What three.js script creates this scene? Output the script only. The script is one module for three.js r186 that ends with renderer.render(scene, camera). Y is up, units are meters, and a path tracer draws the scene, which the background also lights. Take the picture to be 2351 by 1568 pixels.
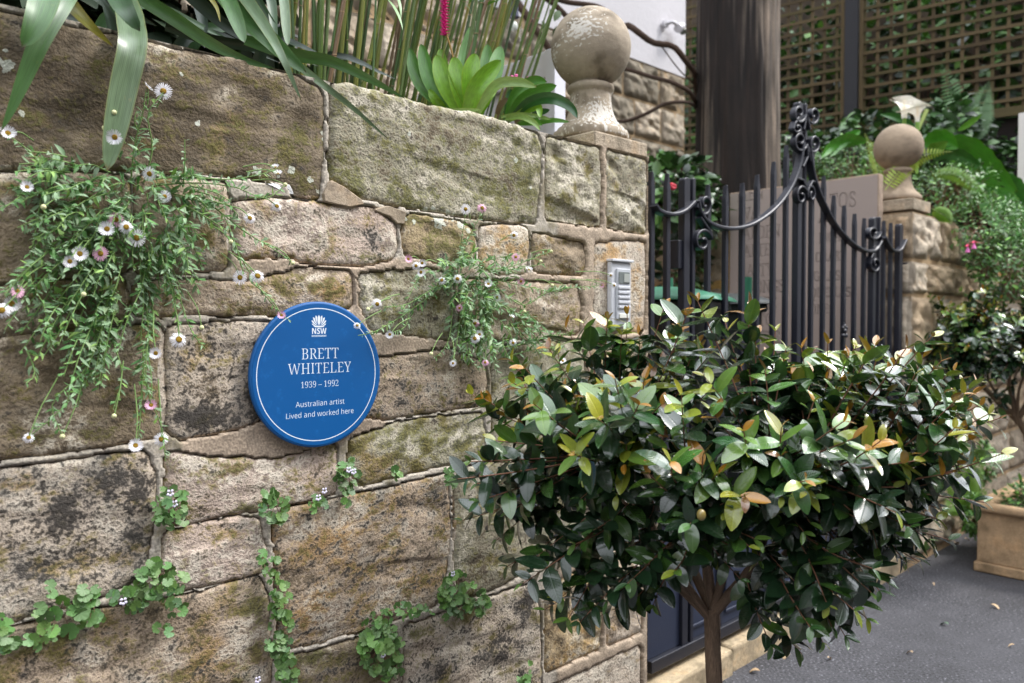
import * as THREE from 'three';
import { mergeGeometries, mergeVertices } from 'three/addons/utils/BufferGeometryUtils.js';
import { RoundedBoxGeometry } from 'three/addons/geometries/RoundedBoxGeometry.js';

// ---------------------------------------------------------------- camera, sky, sun, exposure
const scene = new THREE.Scene();
const FPX = 1803, PW = 2351, PH = 1568;              // focal length and size of the picture in working pixels
const camera = new THREE.PerspectiveCamera(2 * Math.atan(PH / 2 / FPX) * 180 / Math.PI, PW / PH, 0.05, 200);
const YAW = 46.56 * Math.PI / 180, PITCH = 1.398 * Math.PI / 180;
const CAM = new THREE.Vector3(-0.829, 1.2375, 1.4655);   // street wall face lies in z = 0, x runs along the wall, ground is y = 0
const FWD = new THREE.Vector3(Math.cos(YAW) * Math.cos(PITCH), -Math.sin(PITCH), -Math.sin(YAW) * Math.cos(PITCH));
const RIGHT = new THREE.Vector3(Math.sin(YAW), 0, Math.cos(YAW));
const UPV = new THREE.Vector3().crossVectors(RIGHT, FWD).normalize();
camera.position.copy(CAM); camera.up.set(0, 1, 0); camera.lookAt(CAM.clone().add(FWD));
camera.updateMatrixWorld();
camera.focus = 1.66; camera.userData.fStop = 3.6;

const SUN_DIR = new THREE.Vector3(0.56, 0.8, 0.36).normalize();
{
  const W = 256, H = 128, d = new Float32Array(W * H * 4);
  for (let j = 0; j < H; j++) for (let i = 0; i < W; i++) {
    const el = (j + 0.5) / H * Math.PI - Math.PI / 2, az = (i + 0.5) / W * 2 * Math.PI - Math.PI;
    const v = new THREE.Vector3(Math.cos(el) * Math.cos(az), Math.sin(el), Math.cos(el) * Math.sin(az));
    const s = Math.max(0, v.y), g = Math.max(0, v.dot(SUN_DIR));
    let L = v.y > 0 ? 1.05 * (0.75 + 2.25 * s) / 3 * 1.9 + 1.3 * Math.pow(g, 6) : 0.12;
    const k = (j * W + i) * 4;
    d[k] = L * 0.955; d[k + 1] = L * 0.99; d[k + 2] = L * 1.065; d[k + 3] = 1;
  }
  const t = new THREE.DataTexture(d, W, H, THREE.RGBAFormat, THREE.FloatType);
  t.mapping = THREE.EquirectangularReflectionMapping; t.magFilter = t.minFilter = THREE.LinearFilter; t.needsUpdate = true;
  scene.background = t; scene.environment = t; scene.environmentIntensity = 1;
}
const sun = new THREE.DirectionalLight(0xfffaf4, 1.5);
sun.position.copy(SUN_DIR).multiplyScalar(12).add(new THREE.Vector3(1, 0, 0)); sun.target.position.set(1, 0, 0);
sun.castShadow = true; sun.shadow.radius = 22; sun.shadow.mapSize.set(2048, 2048);
Object.assign(sun.shadow.camera, { left: -8, right: 8, top: 8, bottom: -8, near: 0.5, far: 30 });
scene.add(sun, sun.target);
const EXPOSURE = 2.0;

// ---------------------------------------------------------------- helpers
function rngOf(seed) { let a = seed >>> 0; return () => { a = (a + 0x6D2B79F5) | 0; let t = Math.imul(a ^ (a >>> 15), 1 | a); t = (t + Math.imul(t ^ (t >>> 7), 61 | t)) ^ t; return ((t ^ (t >>> 14)) >>> 0) / 4294967296; }; }
const PERM = new Uint8Array(512), GX = new Float32Array(256), GY = new Float32Array(256), GZ = new Float32Array(256);
{ const r = rngOf(7); const p = [...Array(256).keys()]; for (let i = 255; i > 0; i--) { const j = Math.floor(r() * (i + 1)); [p[i], p[j]] = [p[j], p[i]]; }
  for (let i = 0; i < 512; i++) PERM[i] = p[i & 255];
  for (let i = 0; i < 256; i++) { const a = r() * 6.2832; GX[i] = Math.cos(a); GY[i] = Math.sin(a); GZ[i] = r() * 2 - 1; } }
function n2(x, y) {      // gradient noise, about -1..1
  const xi = Math.floor(x), yi = Math.floor(y), fx = x - xi, fy = y - yi, X = xi & 255, Y = yi & 255;
  const u = fx * fx * fx * (fx * (fx * 6 - 15) + 10), v = fy * fy * fy * (fy * (fy * 6 - 15) + 10);
  const a = PERM[PERM[X] + Y], b = PERM[PERM[X + 1 & 255] + Y], c = PERM[PERM[X] + (Y + 1 & 255)], d = PERM[PERM[X + 1 & 255] + (Y + 1 & 255)];
  const p = GX[a] * fx + GY[a] * fy, q = GX[b] * (fx - 1) + GY[b] * fy, r = GX[c] * fx + GY[c] * (fy - 1), s = GX[d] * (fx - 1) + GY[d] * (fy - 1);
  return 1.45 * (p + u * (q - p) + v * (r - p + u * (s - r - q + p)));
}
function fbm(x, y, o) { let a = 0.55, s = 0; for (let i = 0; i < o; i++) { s += a * n2(x, y); x = x * 2.03 + 17.3; y = y * 2.03 + 9.1; a *= 0.5; } return s; }
function hash(i, j) { let h = Math.imul(i, 374761393) + Math.imul(j, 668265263); h = Math.imul(h ^ (h >>> 13), 1274126177); return ((h ^ (h >>> 16)) >>> 0) / 4294967296; }
const sst = (a, b, x) => { const t = Math.min(1, Math.max(0, (x - a) / (b - a))); return t * t * (3 - 2 * t); };
const lerp = (a, b, t) => a + (b - a) * t;
const V = (x, y, z) => new THREE.Vector3(x, y, z);
// a picture point gives a direction; its distance comes from the plane it lies on (or its depth)
function dirOf(px, py) { return FWD.clone().addScaledVector(RIGHT, (px - PW / 2) / FPX).addScaledVector(UPV, -(py - PH / 2) / FPX); }
function onZ(px, py, z = 0) { const d = dirOf(px, py); return CAM.clone().addScaledVector(d, (z - CAM.z) / d.z); }
function onY(px, py, y = 0) { const d = dirOf(px, py); return CAM.clone().addScaledVector(d, (y - CAM.y) / d.y); }
function onX(px, py, x) { const d = dirOf(px, py); return CAM.clone().addScaledVector(d, (x - CAM.x) / d.x); }
function at(px, py, depth) { return CAM.clone().addScaledVector(dirOf(px, py), depth); }

const taken = new Map();
function numbered(n) { const k = taken.get(n) || 0; taken.set(n, k + 1); return k ? `${n}_${String(k).padStart(3, '0')}` : n; }
const ROOT = new Map();
function thing(name, label, category, base, group) {
  const o = new THREE.Group(); o.name = numbered(name); o.position.copy(base); scene.add(o);
  o.userData = { label, category }; if (group) o.userData.group = group;
  ROOT.set(o, o.position.clone()); return o;
}
function part(parent, name, geo, mat, label) {     // geo in world coordinates
  const b = ROOT.get(parent), m = new THREE.Mesh(geo, mat); geo.translate(-b.x, -b.y, -b.z);
  m.name = name; m.castShadow = m.receiveShadow = true; if (label) m.userData.label = label;
  parent.add(m); ROOT.set(m, b); return m;
}
function partM(parent, name, geo, mat, matrix) {    // shared geometry under a matrix in world coordinates
  const b = ROOT.get(parent), m = new THREE.Mesh(geo, mat);
  matrix.decompose(m.position, m.quaternion, m.scale); m.position.sub(b);
  m.name = name; m.castShadow = m.receiveShadow = true; parent.add(m); return m;
}
function struct(name, geo, mat) { const m = new THREE.Mesh(geo, mat); m.name = numbered(name); m.userData = { kind: 'structure', label: name.replace(/_/g, ' ') }; m.castShadow = m.receiveShadow = true; scene.add(m); ROOT.set(m, V(0, 0, 0)); return m; }
function lone(name, label, category, geo, mat, group) { const m = new THREE.Mesh(geo, mat); m.name = numbered(name); m.userData = { label, category }; if (group) m.userData.group = group; m.castShadow = m.receiveShadow = true; scene.add(m); ROOT.set(m, V(0, 0, 0)); return m; }
function box(x0, y0, z0, x1, y1, z1) { const g = new THREE.BoxGeometry(x1 - x0, y1 - y0, z1 - z0); g.translate((x0 + x1) / 2, (y0 + y1) / 2, (z0 + z1) / 2); return g; }
function rbox(x0, y0, z0, x1, y1, z1, r = 0.004) { const g = new RoundedBoxGeometry(x1 - x0, y1 - y0, z1 - z0, 2, r); g.translate((x0 + x1) / 2, (y0 + y1) / 2, (z0 + z1) / 2); return g; }
function tube(pts, r, seg = 12, rad = 6, r1 = r) {    // tapered tube
  const c = pts.length > 2 ? new THREE.CatmullRomCurve3(pts) : new THREE.LineCurve3(pts[0], pts[1]);
  const g = new THREE.TubeGeometry(c, seg, 1, rad, false), p = g.attributes.position, q = V(0, 0, 0);
  for (let i = 0; i <= seg; i++) { c.getPointAt(i / seg, q); const k = lerp(r, r1, i / seg);
    for (let j = 0; j <= rad; j++) { const n = i * (rad + 1) + j; p.setXYZ(n, q.x + (p.getX(n) - q.x) * k, q.y + (p.getY(n) - q.y) * k, q.z + (p.getZ(n) - q.z) * k); } }
  return g;
}
function tex(w, h, f, srgb = true, rx = 1, ry = 1) {
  const d = new Uint8Array(w * h * 4), c = [0, 0, 0];
  for (let j = 0; j < h; j++) for (let i = 0; i < w; i++) { f(i / w, j / h, c, i, j); const k = (j * w + i) * 4; d[k] = Math.max(0, Math.min(255, c[0])); d[k + 1] = Math.max(0, Math.min(255, c[1])); d[k + 2] = Math.max(0, Math.min(255, c[2])); d[k + 3] = 255; }
  return dtex(d, w, h, srgb, rx, ry);
}
function dtex(d, w, h, srgb, rx = 1, ry = 1) {
  const t = new THREE.DataTexture(d, w, h, THREE.RGBAFormat); t.magFilter = THREE.LinearFilter; t.minFilter = THREE.LinearMipmapLinearFilter; t.generateMipmaps = true;
  t.wrapS = t.wrapT = THREE.RepeatWrapping; t.repeat.set(rx, ry); if (srgb) t.colorSpace = THREE.SRGBColorSpace; t.needsUpdate = true; return t;
}
// periodic fbm for tiles: u, v in 0..1
function tfbm(u, v, f, o, seed = 0) { let a = 0.55, s = 0; for (let i = 0; i < o; i++) { const A = n2(u * f + seed, v * f + seed), B = n2((u - 1) * f + seed, v * f + seed), C = n2(u * f + seed, (v - 1) * f + seed), D = n2((u - 1) * f + seed, (v - 1) * f + seed); s += a * lerp(lerp(A, B, u), lerp(C, D, u), v) * 1.25; f *= 2; a *= 0.5; seed += 31.7; } return s; }
const S = (o) => new THREE.MeshStandardMaterial({ side: THREE.DoubleSide, ...o });
const P = (o) => new THREE.MeshPhysicalMaterial({ side: THREE.DoubleSide, ...o });
const rgb = (r, g, b) => new THREE.Color().setRGB(r / 255, g / 255, b / 255, THREE.SRGBColorSpace);

// world-metre uv for a geometry, by the main direction of each face normal
function metreUV(g, k = 1) {
  const p = g.attributes.position, n = g.attributes.normal, uv = new Float32Array(p.count * 2);
  for (let i = 0; i < p.count; i++) { const ax = Math.abs(n.getX(i)), ay = Math.abs(n.getY(i)), az = Math.abs(n.getZ(i));
    if (az >= ax && az >= ay) { uv[2 * i] = p.getX(i) * k; uv[2 * i + 1] = p.getY(i) * k; }
    else if (ax >= ay) { uv[2 * i] = p.getZ(i) * k; uv[2 * i + 1] = p.getY(i) * k; }
    else { uv[2 * i] = p.getX(i) * k; uv[2 * i + 1] = p.getZ(i) * k; } }
  g.setAttribute('uv', new THREE.BufferAttribute(uv, 2)); return g;
}
// ---- leaves
// blade along +y from the origin, length 1, upper face +z; w = half width; fold, bend in units of length
function bladeGeo(prof, { nl = 6, w = 0.2, fold = 0.15, bend = 0.2, wave = 0 } = {}) {
  const pos = [], idx = [], uv = [];
  for (let i = 0; i <= nl; i++) { const t = i / nl, h = prof(t) * w, a = bend * t, y = bend ? Math.sin(a * 1.0) / bend : t, z0 = bend ? -(1 - Math.cos(a)) / bend : 0;
    for (const s of [-1, 0, 1]) { pos.push(s * h, y, z0 + Math.abs(s) * h * fold + (s ? wave * Math.sin(t * 14 + s) * h : 0)); uv.push(0.5 + 0.5 * s * (h / w), t); } }
  for (let i = 0; i < nl; i++) for (const j of [0, 1]) { const a = i * 3 + j; idx.push(a, a + 1, a + 3, a + 1, a + 4, a + 3); }
  const g = new THREE.BufferGeometry(); g.setAttribute('position', new THREE.Float32BufferAttribute(pos, 3)); g.setAttribute('uv', new THREE.Float32BufferAttribute(uv, 2)); g.setIndex(idx); g.computeVertexNormals(); return g;
}
const ovate = t => Math.pow(Math.max(0, Math.sin(Math.PI * (0.02 + 0.97 * Math.pow(t, 0.92)))), 0.62) * (1 - 0.1 * t);
const lance = t => Math.sin(Math.PI * Math.pow(t, 0.8)) ;
const M4 = new THREE.Matrix4();
function basis(o, axis, normal, s) {      // matrix that puts a blade at o along axis with its upper face towards normal
  const y = axis.clone().normalize(), x = V(0, 0, 0).crossVectors(y, normal); if (x.lengthSq() < 1e-8) x.set(1, 0, 0.01).cross(y); x.normalize();
  const z = V(0, 0, 0).crossVectors(x, y);
  return new THREE.Matrix4().makeBasis(x.multiplyScalar(s), y.multiplyScalar(s), z.multiplyScalar(s)).setPosition(o);
}
class LeafSet {                            // leaves: the largest in view as parts, the rest joined into one part
  constructor(root, name, matOf, vmat) { this.root = root; this.name = name; this.matOf = matOf; this.vmat = vmat; this.list = []; }
  add(geo, matrix, color, size) { const p = V(0, 0, 0).setFromMatrixPosition(matrix); this.list.push({ geo, matrix, color, rank: size / p.distanceTo(CAM) }); }
  finish(most = 300, restName = 'inner_leaves') {
    this.list.sort((a, b) => b.rank - a.rank);
    for (const l of this.list.slice(0, most)) partM(this.root, this.name, l.geo, this.matOf(l.color), l.matrix);
    const rest = this.list.slice(most); if (!rest.length) return;
    const gs = rest.map(l => { const g = l.geo.clone().applyMatrix4(l.matrix), c = new Float32Array(g.attributes.position.count * 3); for (let i = 0; i < c.length; i += 3) { c[i] = l.color.r; c[i + 1] = l.color.g; c[i + 2] = l.color.b; } g.setAttribute('color', new THREE.BufferAttribute(c, 3)); return g; });
    const m = part(this.root, restName, mergeGeometries(gs), this.vmat); m.userData.kind = 'stuff'; return m;
  }
}
function leafMats(base) { const cache = new Map(); const q = x => Math.round(Math.sqrt(x) * 22) / 22;
  return { of: c => { const k = [q(c.r), q(c.g), q(c.b)].join(); if (!cache.has(k)) { cache.set(k, P({ ...base, color: new THREE.Color().setRGB(q(c.r) ** 2, q(c.g) ** 2, q(c.b) ** 2) })); } return cache.get(k); }, v: P({ ...base, color: 0xffffff, vertexColors: true }) }; }
// strap: ribbon along 3D points, half widths hw(t) in metres, V-fold, facing camera-ish side vector turned by twist
function strap(pts, hw, { seg = 22, fold = 0.25, twist = 0, twist1 = twist, across = 4, face = null } = {}) {
  const c = new THREE.CatmullRomCurve3(pts), pos = [], idx = [], uv = [];
  for (let i = 0; i <= seg; i++) { const t = i / seg, p = c.getPointAt(t), T = c.getTangentAt(t), view = face ? face.clone() : CAM.clone().sub(p).normalize();
    const side = V(0, 0, 0).crossVectors(T, view).normalize().applyAxisAngle(T, lerp(twist, twist1, t)), nor = V(0, 0, 0).crossVectors(side, T).normalize(), h = hw(t);
    for (let j = 0; j <= across; j++) { const s = j / across * 2 - 1, q = p.clone().addScaledVector(side, s * h).addScaledVector(nor, (Math.abs(s) - 0.5) * h * fold); pos.push(q.x, q.y, q.z); uv.push(j / across, t); } }
  const w = across + 1; for (let i = 0; i < seg; i++) for (let j = 0; j < across; j++) { const a = i * w + j; idx.push(a, a + 1, a + w, a + 1, a + w + 1, a + w); }
  const g = new THREE.BufferGeometry(); g.setAttribute('position', new THREE.Float32BufferAttribute(pos, 3)); g.setAttribute('uv', new THREE.Float32BufferAttribute(uv, 2)); g.setIndex(idx); g.computeVertexNormals(); return g;
}

// ---------------------------------------------------------------- shared surfaces
const sandTex = tex(512, 512, (u, v, c, i, j) => { const a = tfbm(u, v, 4, 4, 3), b = tfbm(u, v, 24, 3, 11), d = tfbm(u, v, 9, 4, 40), g = hash(i, j) - 0.5;
  const e = tfbm(u, v, 60, 2, 70), m = sst(-0.1, 0.6, d + 0.4 * b + 0.3 * e), o = sst(0, 0.6, -d + 0.3 * b), k = 1 + 0.18 * a + 0.16 * b + 0.2 * e + 0.2 * g;
  c[0] = 200 * k * (1 - 0.28 * m) + 4 * o; c[1] = 188 * k * (1 - 0.28 * m) - 4 * o; c[2] = 171 * k * (1 - 0.3 * m) - 12 * o; });
const grainBump = tex(512, 512, (u, v, c, i, j) => { c[0] = c[1] = c[2] = 128 + 75 * tfbm(u, v, 30, 4, 5) + 40 * tfbm(u, v, 7, 3, 9) + 50 * (hash(i, j) - 0.5); }, false);
const stoneTones = [[255, 252, 246], [220, 214, 204], [200, 199, 193], [240, 226, 206], [196, 192, 182]].map(t => S({ color: rgb(...t), map: sandTex, bumpMap: grainBump, bumpScale: 0.012, roughness: 0.95 }));
const tanMortar = S({ color: rgb(225, 205, 175), map: sandTex, bumpMap: grainBump, bumpScale: 0.004, roughness: 0.95 });
const greyMortar = S({ color: rgb(222, 214, 204), map: sandTex, bumpMap: grainBump, bumpScale: 0.003, roughness: 0.95 });

// one rough squared stone: front face in the plane of (u right, v up), n outwards, displaced by noise
function blockGeo(w, h, d, seed, rough = 0.02, nx = 16, ny = 12) {
  const pos = [], idx = [], f = (a, b) => { const e = Math.min(1, Math.min(a, 1 - a) * w / 0.012, Math.min(b, 1 - b) * h / 0.012), ed = 1 - (1 - e) ** 2; return -0.012 * (1 - ed) + ed * rough * (0.3 + 0.75 * fbm(a * w * 13 + seed, b * h * 19 + seed * 1.7, 4) - 0.45 * sst(.1, .35, n2(a * w * 6 + seed, b * h * 14 + a * 2))); };
  for (let j = 0; j <= ny; j++) for (let i = 0; i <= nx; i++) { let a = i / nx, b = j / ny; const A = a, B = b; a = a + 0.08 * Math.sin(2 * Math.PI * a) / 2; b = b + 0.08 * Math.sin(2 * Math.PI * b) / 2;
    const wob = 0.004; pos.push((a - 0.5) * w + wob * n2(seed + B * 6, A * 7 + 3), (b - 0.5) * h + wob * n2(seed + A * 7, B * 5 + 9), f(A, B)); }
  for (let j = 0; j < ny; j++) for (let i = 0; i < nx; i++) { const a = j * (nx + 1) + i; idx.push(a, a + 1, a + nx + 1, a + 1, a + nx + 2, a + nx + 1); }
  const ring = []; for (let i = 0; i < nx; i++) ring.push(i); for (let j = 0; j < ny; j++) ring.push(j * (nx + 1) + nx); for (let i = nx; i > 0; i--) ring.push(ny * (nx + 1) + i); for (let j = ny; j > 0; j--) ring.push(j * (nx + 1));
  const b0 = pos.length / 3; for (const r of ring) pos.push(pos[3 * r], pos[3 * r + 1], -d);
  for (let i = 0; i < ring.length; i++) { const n = (i + 1) % ring.length; idx.push(ring[i], b0 + i, ring[n], ring[n], b0 + i, b0 + n); }
  const g = new THREE.BufferGeometry(); g.setAttribute('position', new THREE.Float32BufferAttribute(pos, 3)); g.setIndex(idx); g.computeVertexNormals(); return g;
}
// courses of stones on a plane: origin o, direction u (unit, along the wall), outward n; rows [[y0, y1, [x cuts]]] in metres along u
function courses(root, o, u, n, rows, { joint = 0.016, depth = 0.06, rough = 0.02, seed = 1, tones = [0, 1, 2, 3, 4], res = 1 } = {}) {
  const r = rngOf(seed * 97 + 5), m = new THREE.Matrix4();
  for (const [y0, y1, cuts] of rows) for (let k = 0; k + 1 < cuts.length; k++) { const w = cuts[k + 1] - cuts[k] - joint, h = y1 - y0 - joint; if (w < 0.02 || h < 0.02) continue;
    const g = blockGeo(w, h, depth, r() * 90, rough * (0.6 + 0.8 * r()), Math.max(6, Math.round(18 * res)), Math.max(6, Math.round(13 * res)));
    m.makeBasis(u, V(0, 1, 0), n).setPosition(o.clone().addScaledVector(u, (cuts[k] + cuts[k + 1]) / 2).add(V(0, (y0 + y1) / 2, 0))); g.applyMatrix4(m); metreUV(g, 1.3);
    part(root, 'stone', g, stoneTones[tones[Math.floor(r() * tones.length)]]); }
}
function cutsOf(L, mean, seed) { const r = rngOf(seed), c = [0]; while (c[c.length - 1] < L - mean * 0.5) c.push(c[c.length - 1] + mean * (0.6 + 0.8 * r())); c[c.length - 1] = L; return c; }

// ---------------------------------------------------------------- ground, step, soil, house
const asphaltTex = tex(1024, 1024, (u, v, c, i, j) => { const a = tfbm(u, v, 3, 3, 1), b = tfbm(u, v, 12, 3, 4), s = tfbm(u, v, 110, 2, 7), f = tfbm(u, v, 260, 1, 17), g = hash(i, j) - 0.5; const k = 67 + 14 * a + 12 * b + 74 * sst(0.1, 0.6, s) - 38 * sst(0.05, 0.5, -s) + 26 * f + 16 * g; c[0] = k * 0.985; c[1] = k * 0.98; c[2] = k * 1.03; }, true);
const asphaltBump = tex(1024, 1024, (u, v, c, i, j) => { c[0] = c[1] = c[2] = 128 + 90 * tfbm(u, v, 110, 2, 7) + 60 * tfbm(u, v, 260, 1, 17); }, false);
{ const g = new THREE.PlaneGeometry(80, 80, 1, 1); g.rotateX(-Math.PI / 2); g.translate(0, 0, 0); metreUV(g, 1);
  struct('asphalt_ground', g, S({ map: asphaltTex, bumpMap: asphaltBump, bumpScale: 0.006, roughness: 0.88 })); }
const kerbMat = S({ color: rgb(232, 222, 200), map: sandTex, bumpMap: grainBump, bumpScale: 0.003, roughness: 0.9 });
{ // stone step along the gate: three slabs, front face slightly out of line
  const root = thing('stone_step', 'worn pale sandstone step along the foot of the gate', 'step', V(1.14, 0, 0.0));
  const cuts = [1.136, 1.62, 2.42, 3.3]; for (let k = 0; k < 3; k++) { const g = rbox(cuts[k] + 0.002, -0.03, -0.26, cuts[k + 1] - 0.002, 0.088 + 0.003 * k, 0.018 - 0.012 * k, 0.014); metreUV(g, 1.2); part(root, 'slab', g, kerbMat); }
}
const soilMat = S({ color: rgb(66, 52, 40), bumpMap: grainBump, bumpScale: 0.03, roughness: 1 });
struct('garden_soil', metreUV(box(-3.2, 0.02, -1.9, 1.12, 1.66, -0.27)), soilMat);
struct('raised_bed_soil', metreUV(box(3.2, 0.02, -3.8, 8.6, 1.70, -0.95)), soilMat);
struct('raised_bed_soil', metreUV(box(3.36, 0.02, -0.948, 8.6, 1.70, -0.08)), soilMat);
struct('courtyard_floor', metreUV(box(1.14, 0.004, -1.9, 3.19, 0.28, -0.27)), greyMortar);

{ // house: white rendered upper wall over rough stone base, parallel to the street
  const zH = -1.95, yB = onZ(1525, 160, zH).y, x0 = -3.4, x1 = 4.2;
  const root = thing('house', 'house with white rendered upper wall above a rough sandstone base', 'house', V(0.5, 0, zH));
  const white = S({ color: rgb(214, 211, 214), bumpMap: grainBump, bumpScale: 0.004, roughness: 0.92 });
  part(root, 'rendered_wall', metreUV(box(x0, yB, zH - 0.3, x1, 6.5, zH - 0.004)), white);
  part(root, 'mortar', metreUV(box(x0, 0.0, zH - 0.3, x1, yB - 0.002, zH - 0.012)), tanMortar);
  const rows = []; let y = 1.5, k = 0; while (y < yB - 0.05) { const h = Math.min(yB - y, 0.2 + 0.06 * hash(k, 5)); rows.push([y, y + (yB - y - h < 0.1 ? yB - y : h), cutsOf(x1 - x0, 0.42, 50 + k)]); y = rows[rows.length - 1][1]; k++; }
  courses(root, V(x0, 0, zH), V(1, 0, 0), V(0, 0, 1), rows, { seed: 4, rough: 0.05, depth: 0.03, tones: [0, 0, 1, 2] });
}

{ // unseen terrace added behind the camera to close the low sky on that side
  const root = thing('added_terrace_house', 'unseen two-storey terrace house added across the street to block low sky', 'house', V(1, 0, 7)), br = S({ color: rgb(120, 96, 84), map: sandTex, roughness: .95 }), gl = P({ color: rgb(30, 34, 40), roughness: .1 }), wh = S({ color: rgb(210, 206, 198), roughness: .7 });
  part(root, 'wall', metreUV(box(-13, 0, 6.2, 15, 5.4, 10)), br);
  const rf = new THREE.CylinderGeometry(2.6, 2.6, 28.6, 3, 1); rf.rotateZ(Math.PI / 2); rf.rotateX(Math.PI / 6 + Math.PI / 2 * 0); rf.scale(1, .6, 1); rf.translate(1, 6.2, 8.1); part(root, 'roof', rf, S({ color: rgb(92, 70, 62), roughness: .9 }));
  for (let i = 0; i < 7; i++) for (const y of [.9, 3.2]) { const x = -11.5 + i * 4; const w = part(root, 'window', rbox(x, y, 6.14, x + 1.1, y + 1.5, 6.199, .01), wh); part(w, 'pane', rbox(x + .08, y + .08, 6.12, x + 1.02, y + 1.42, 6.139, .002), gl); }
  for (let i = 0; i < 3; i++) { const x = -9.6 + i * 8; part(root, 'door', rbox(x, .05, 6.13, x + .95, 2.1, 6.199, .01), S({ color: rgb(40, 60, 52), roughness: .5 })); }
}

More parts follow.
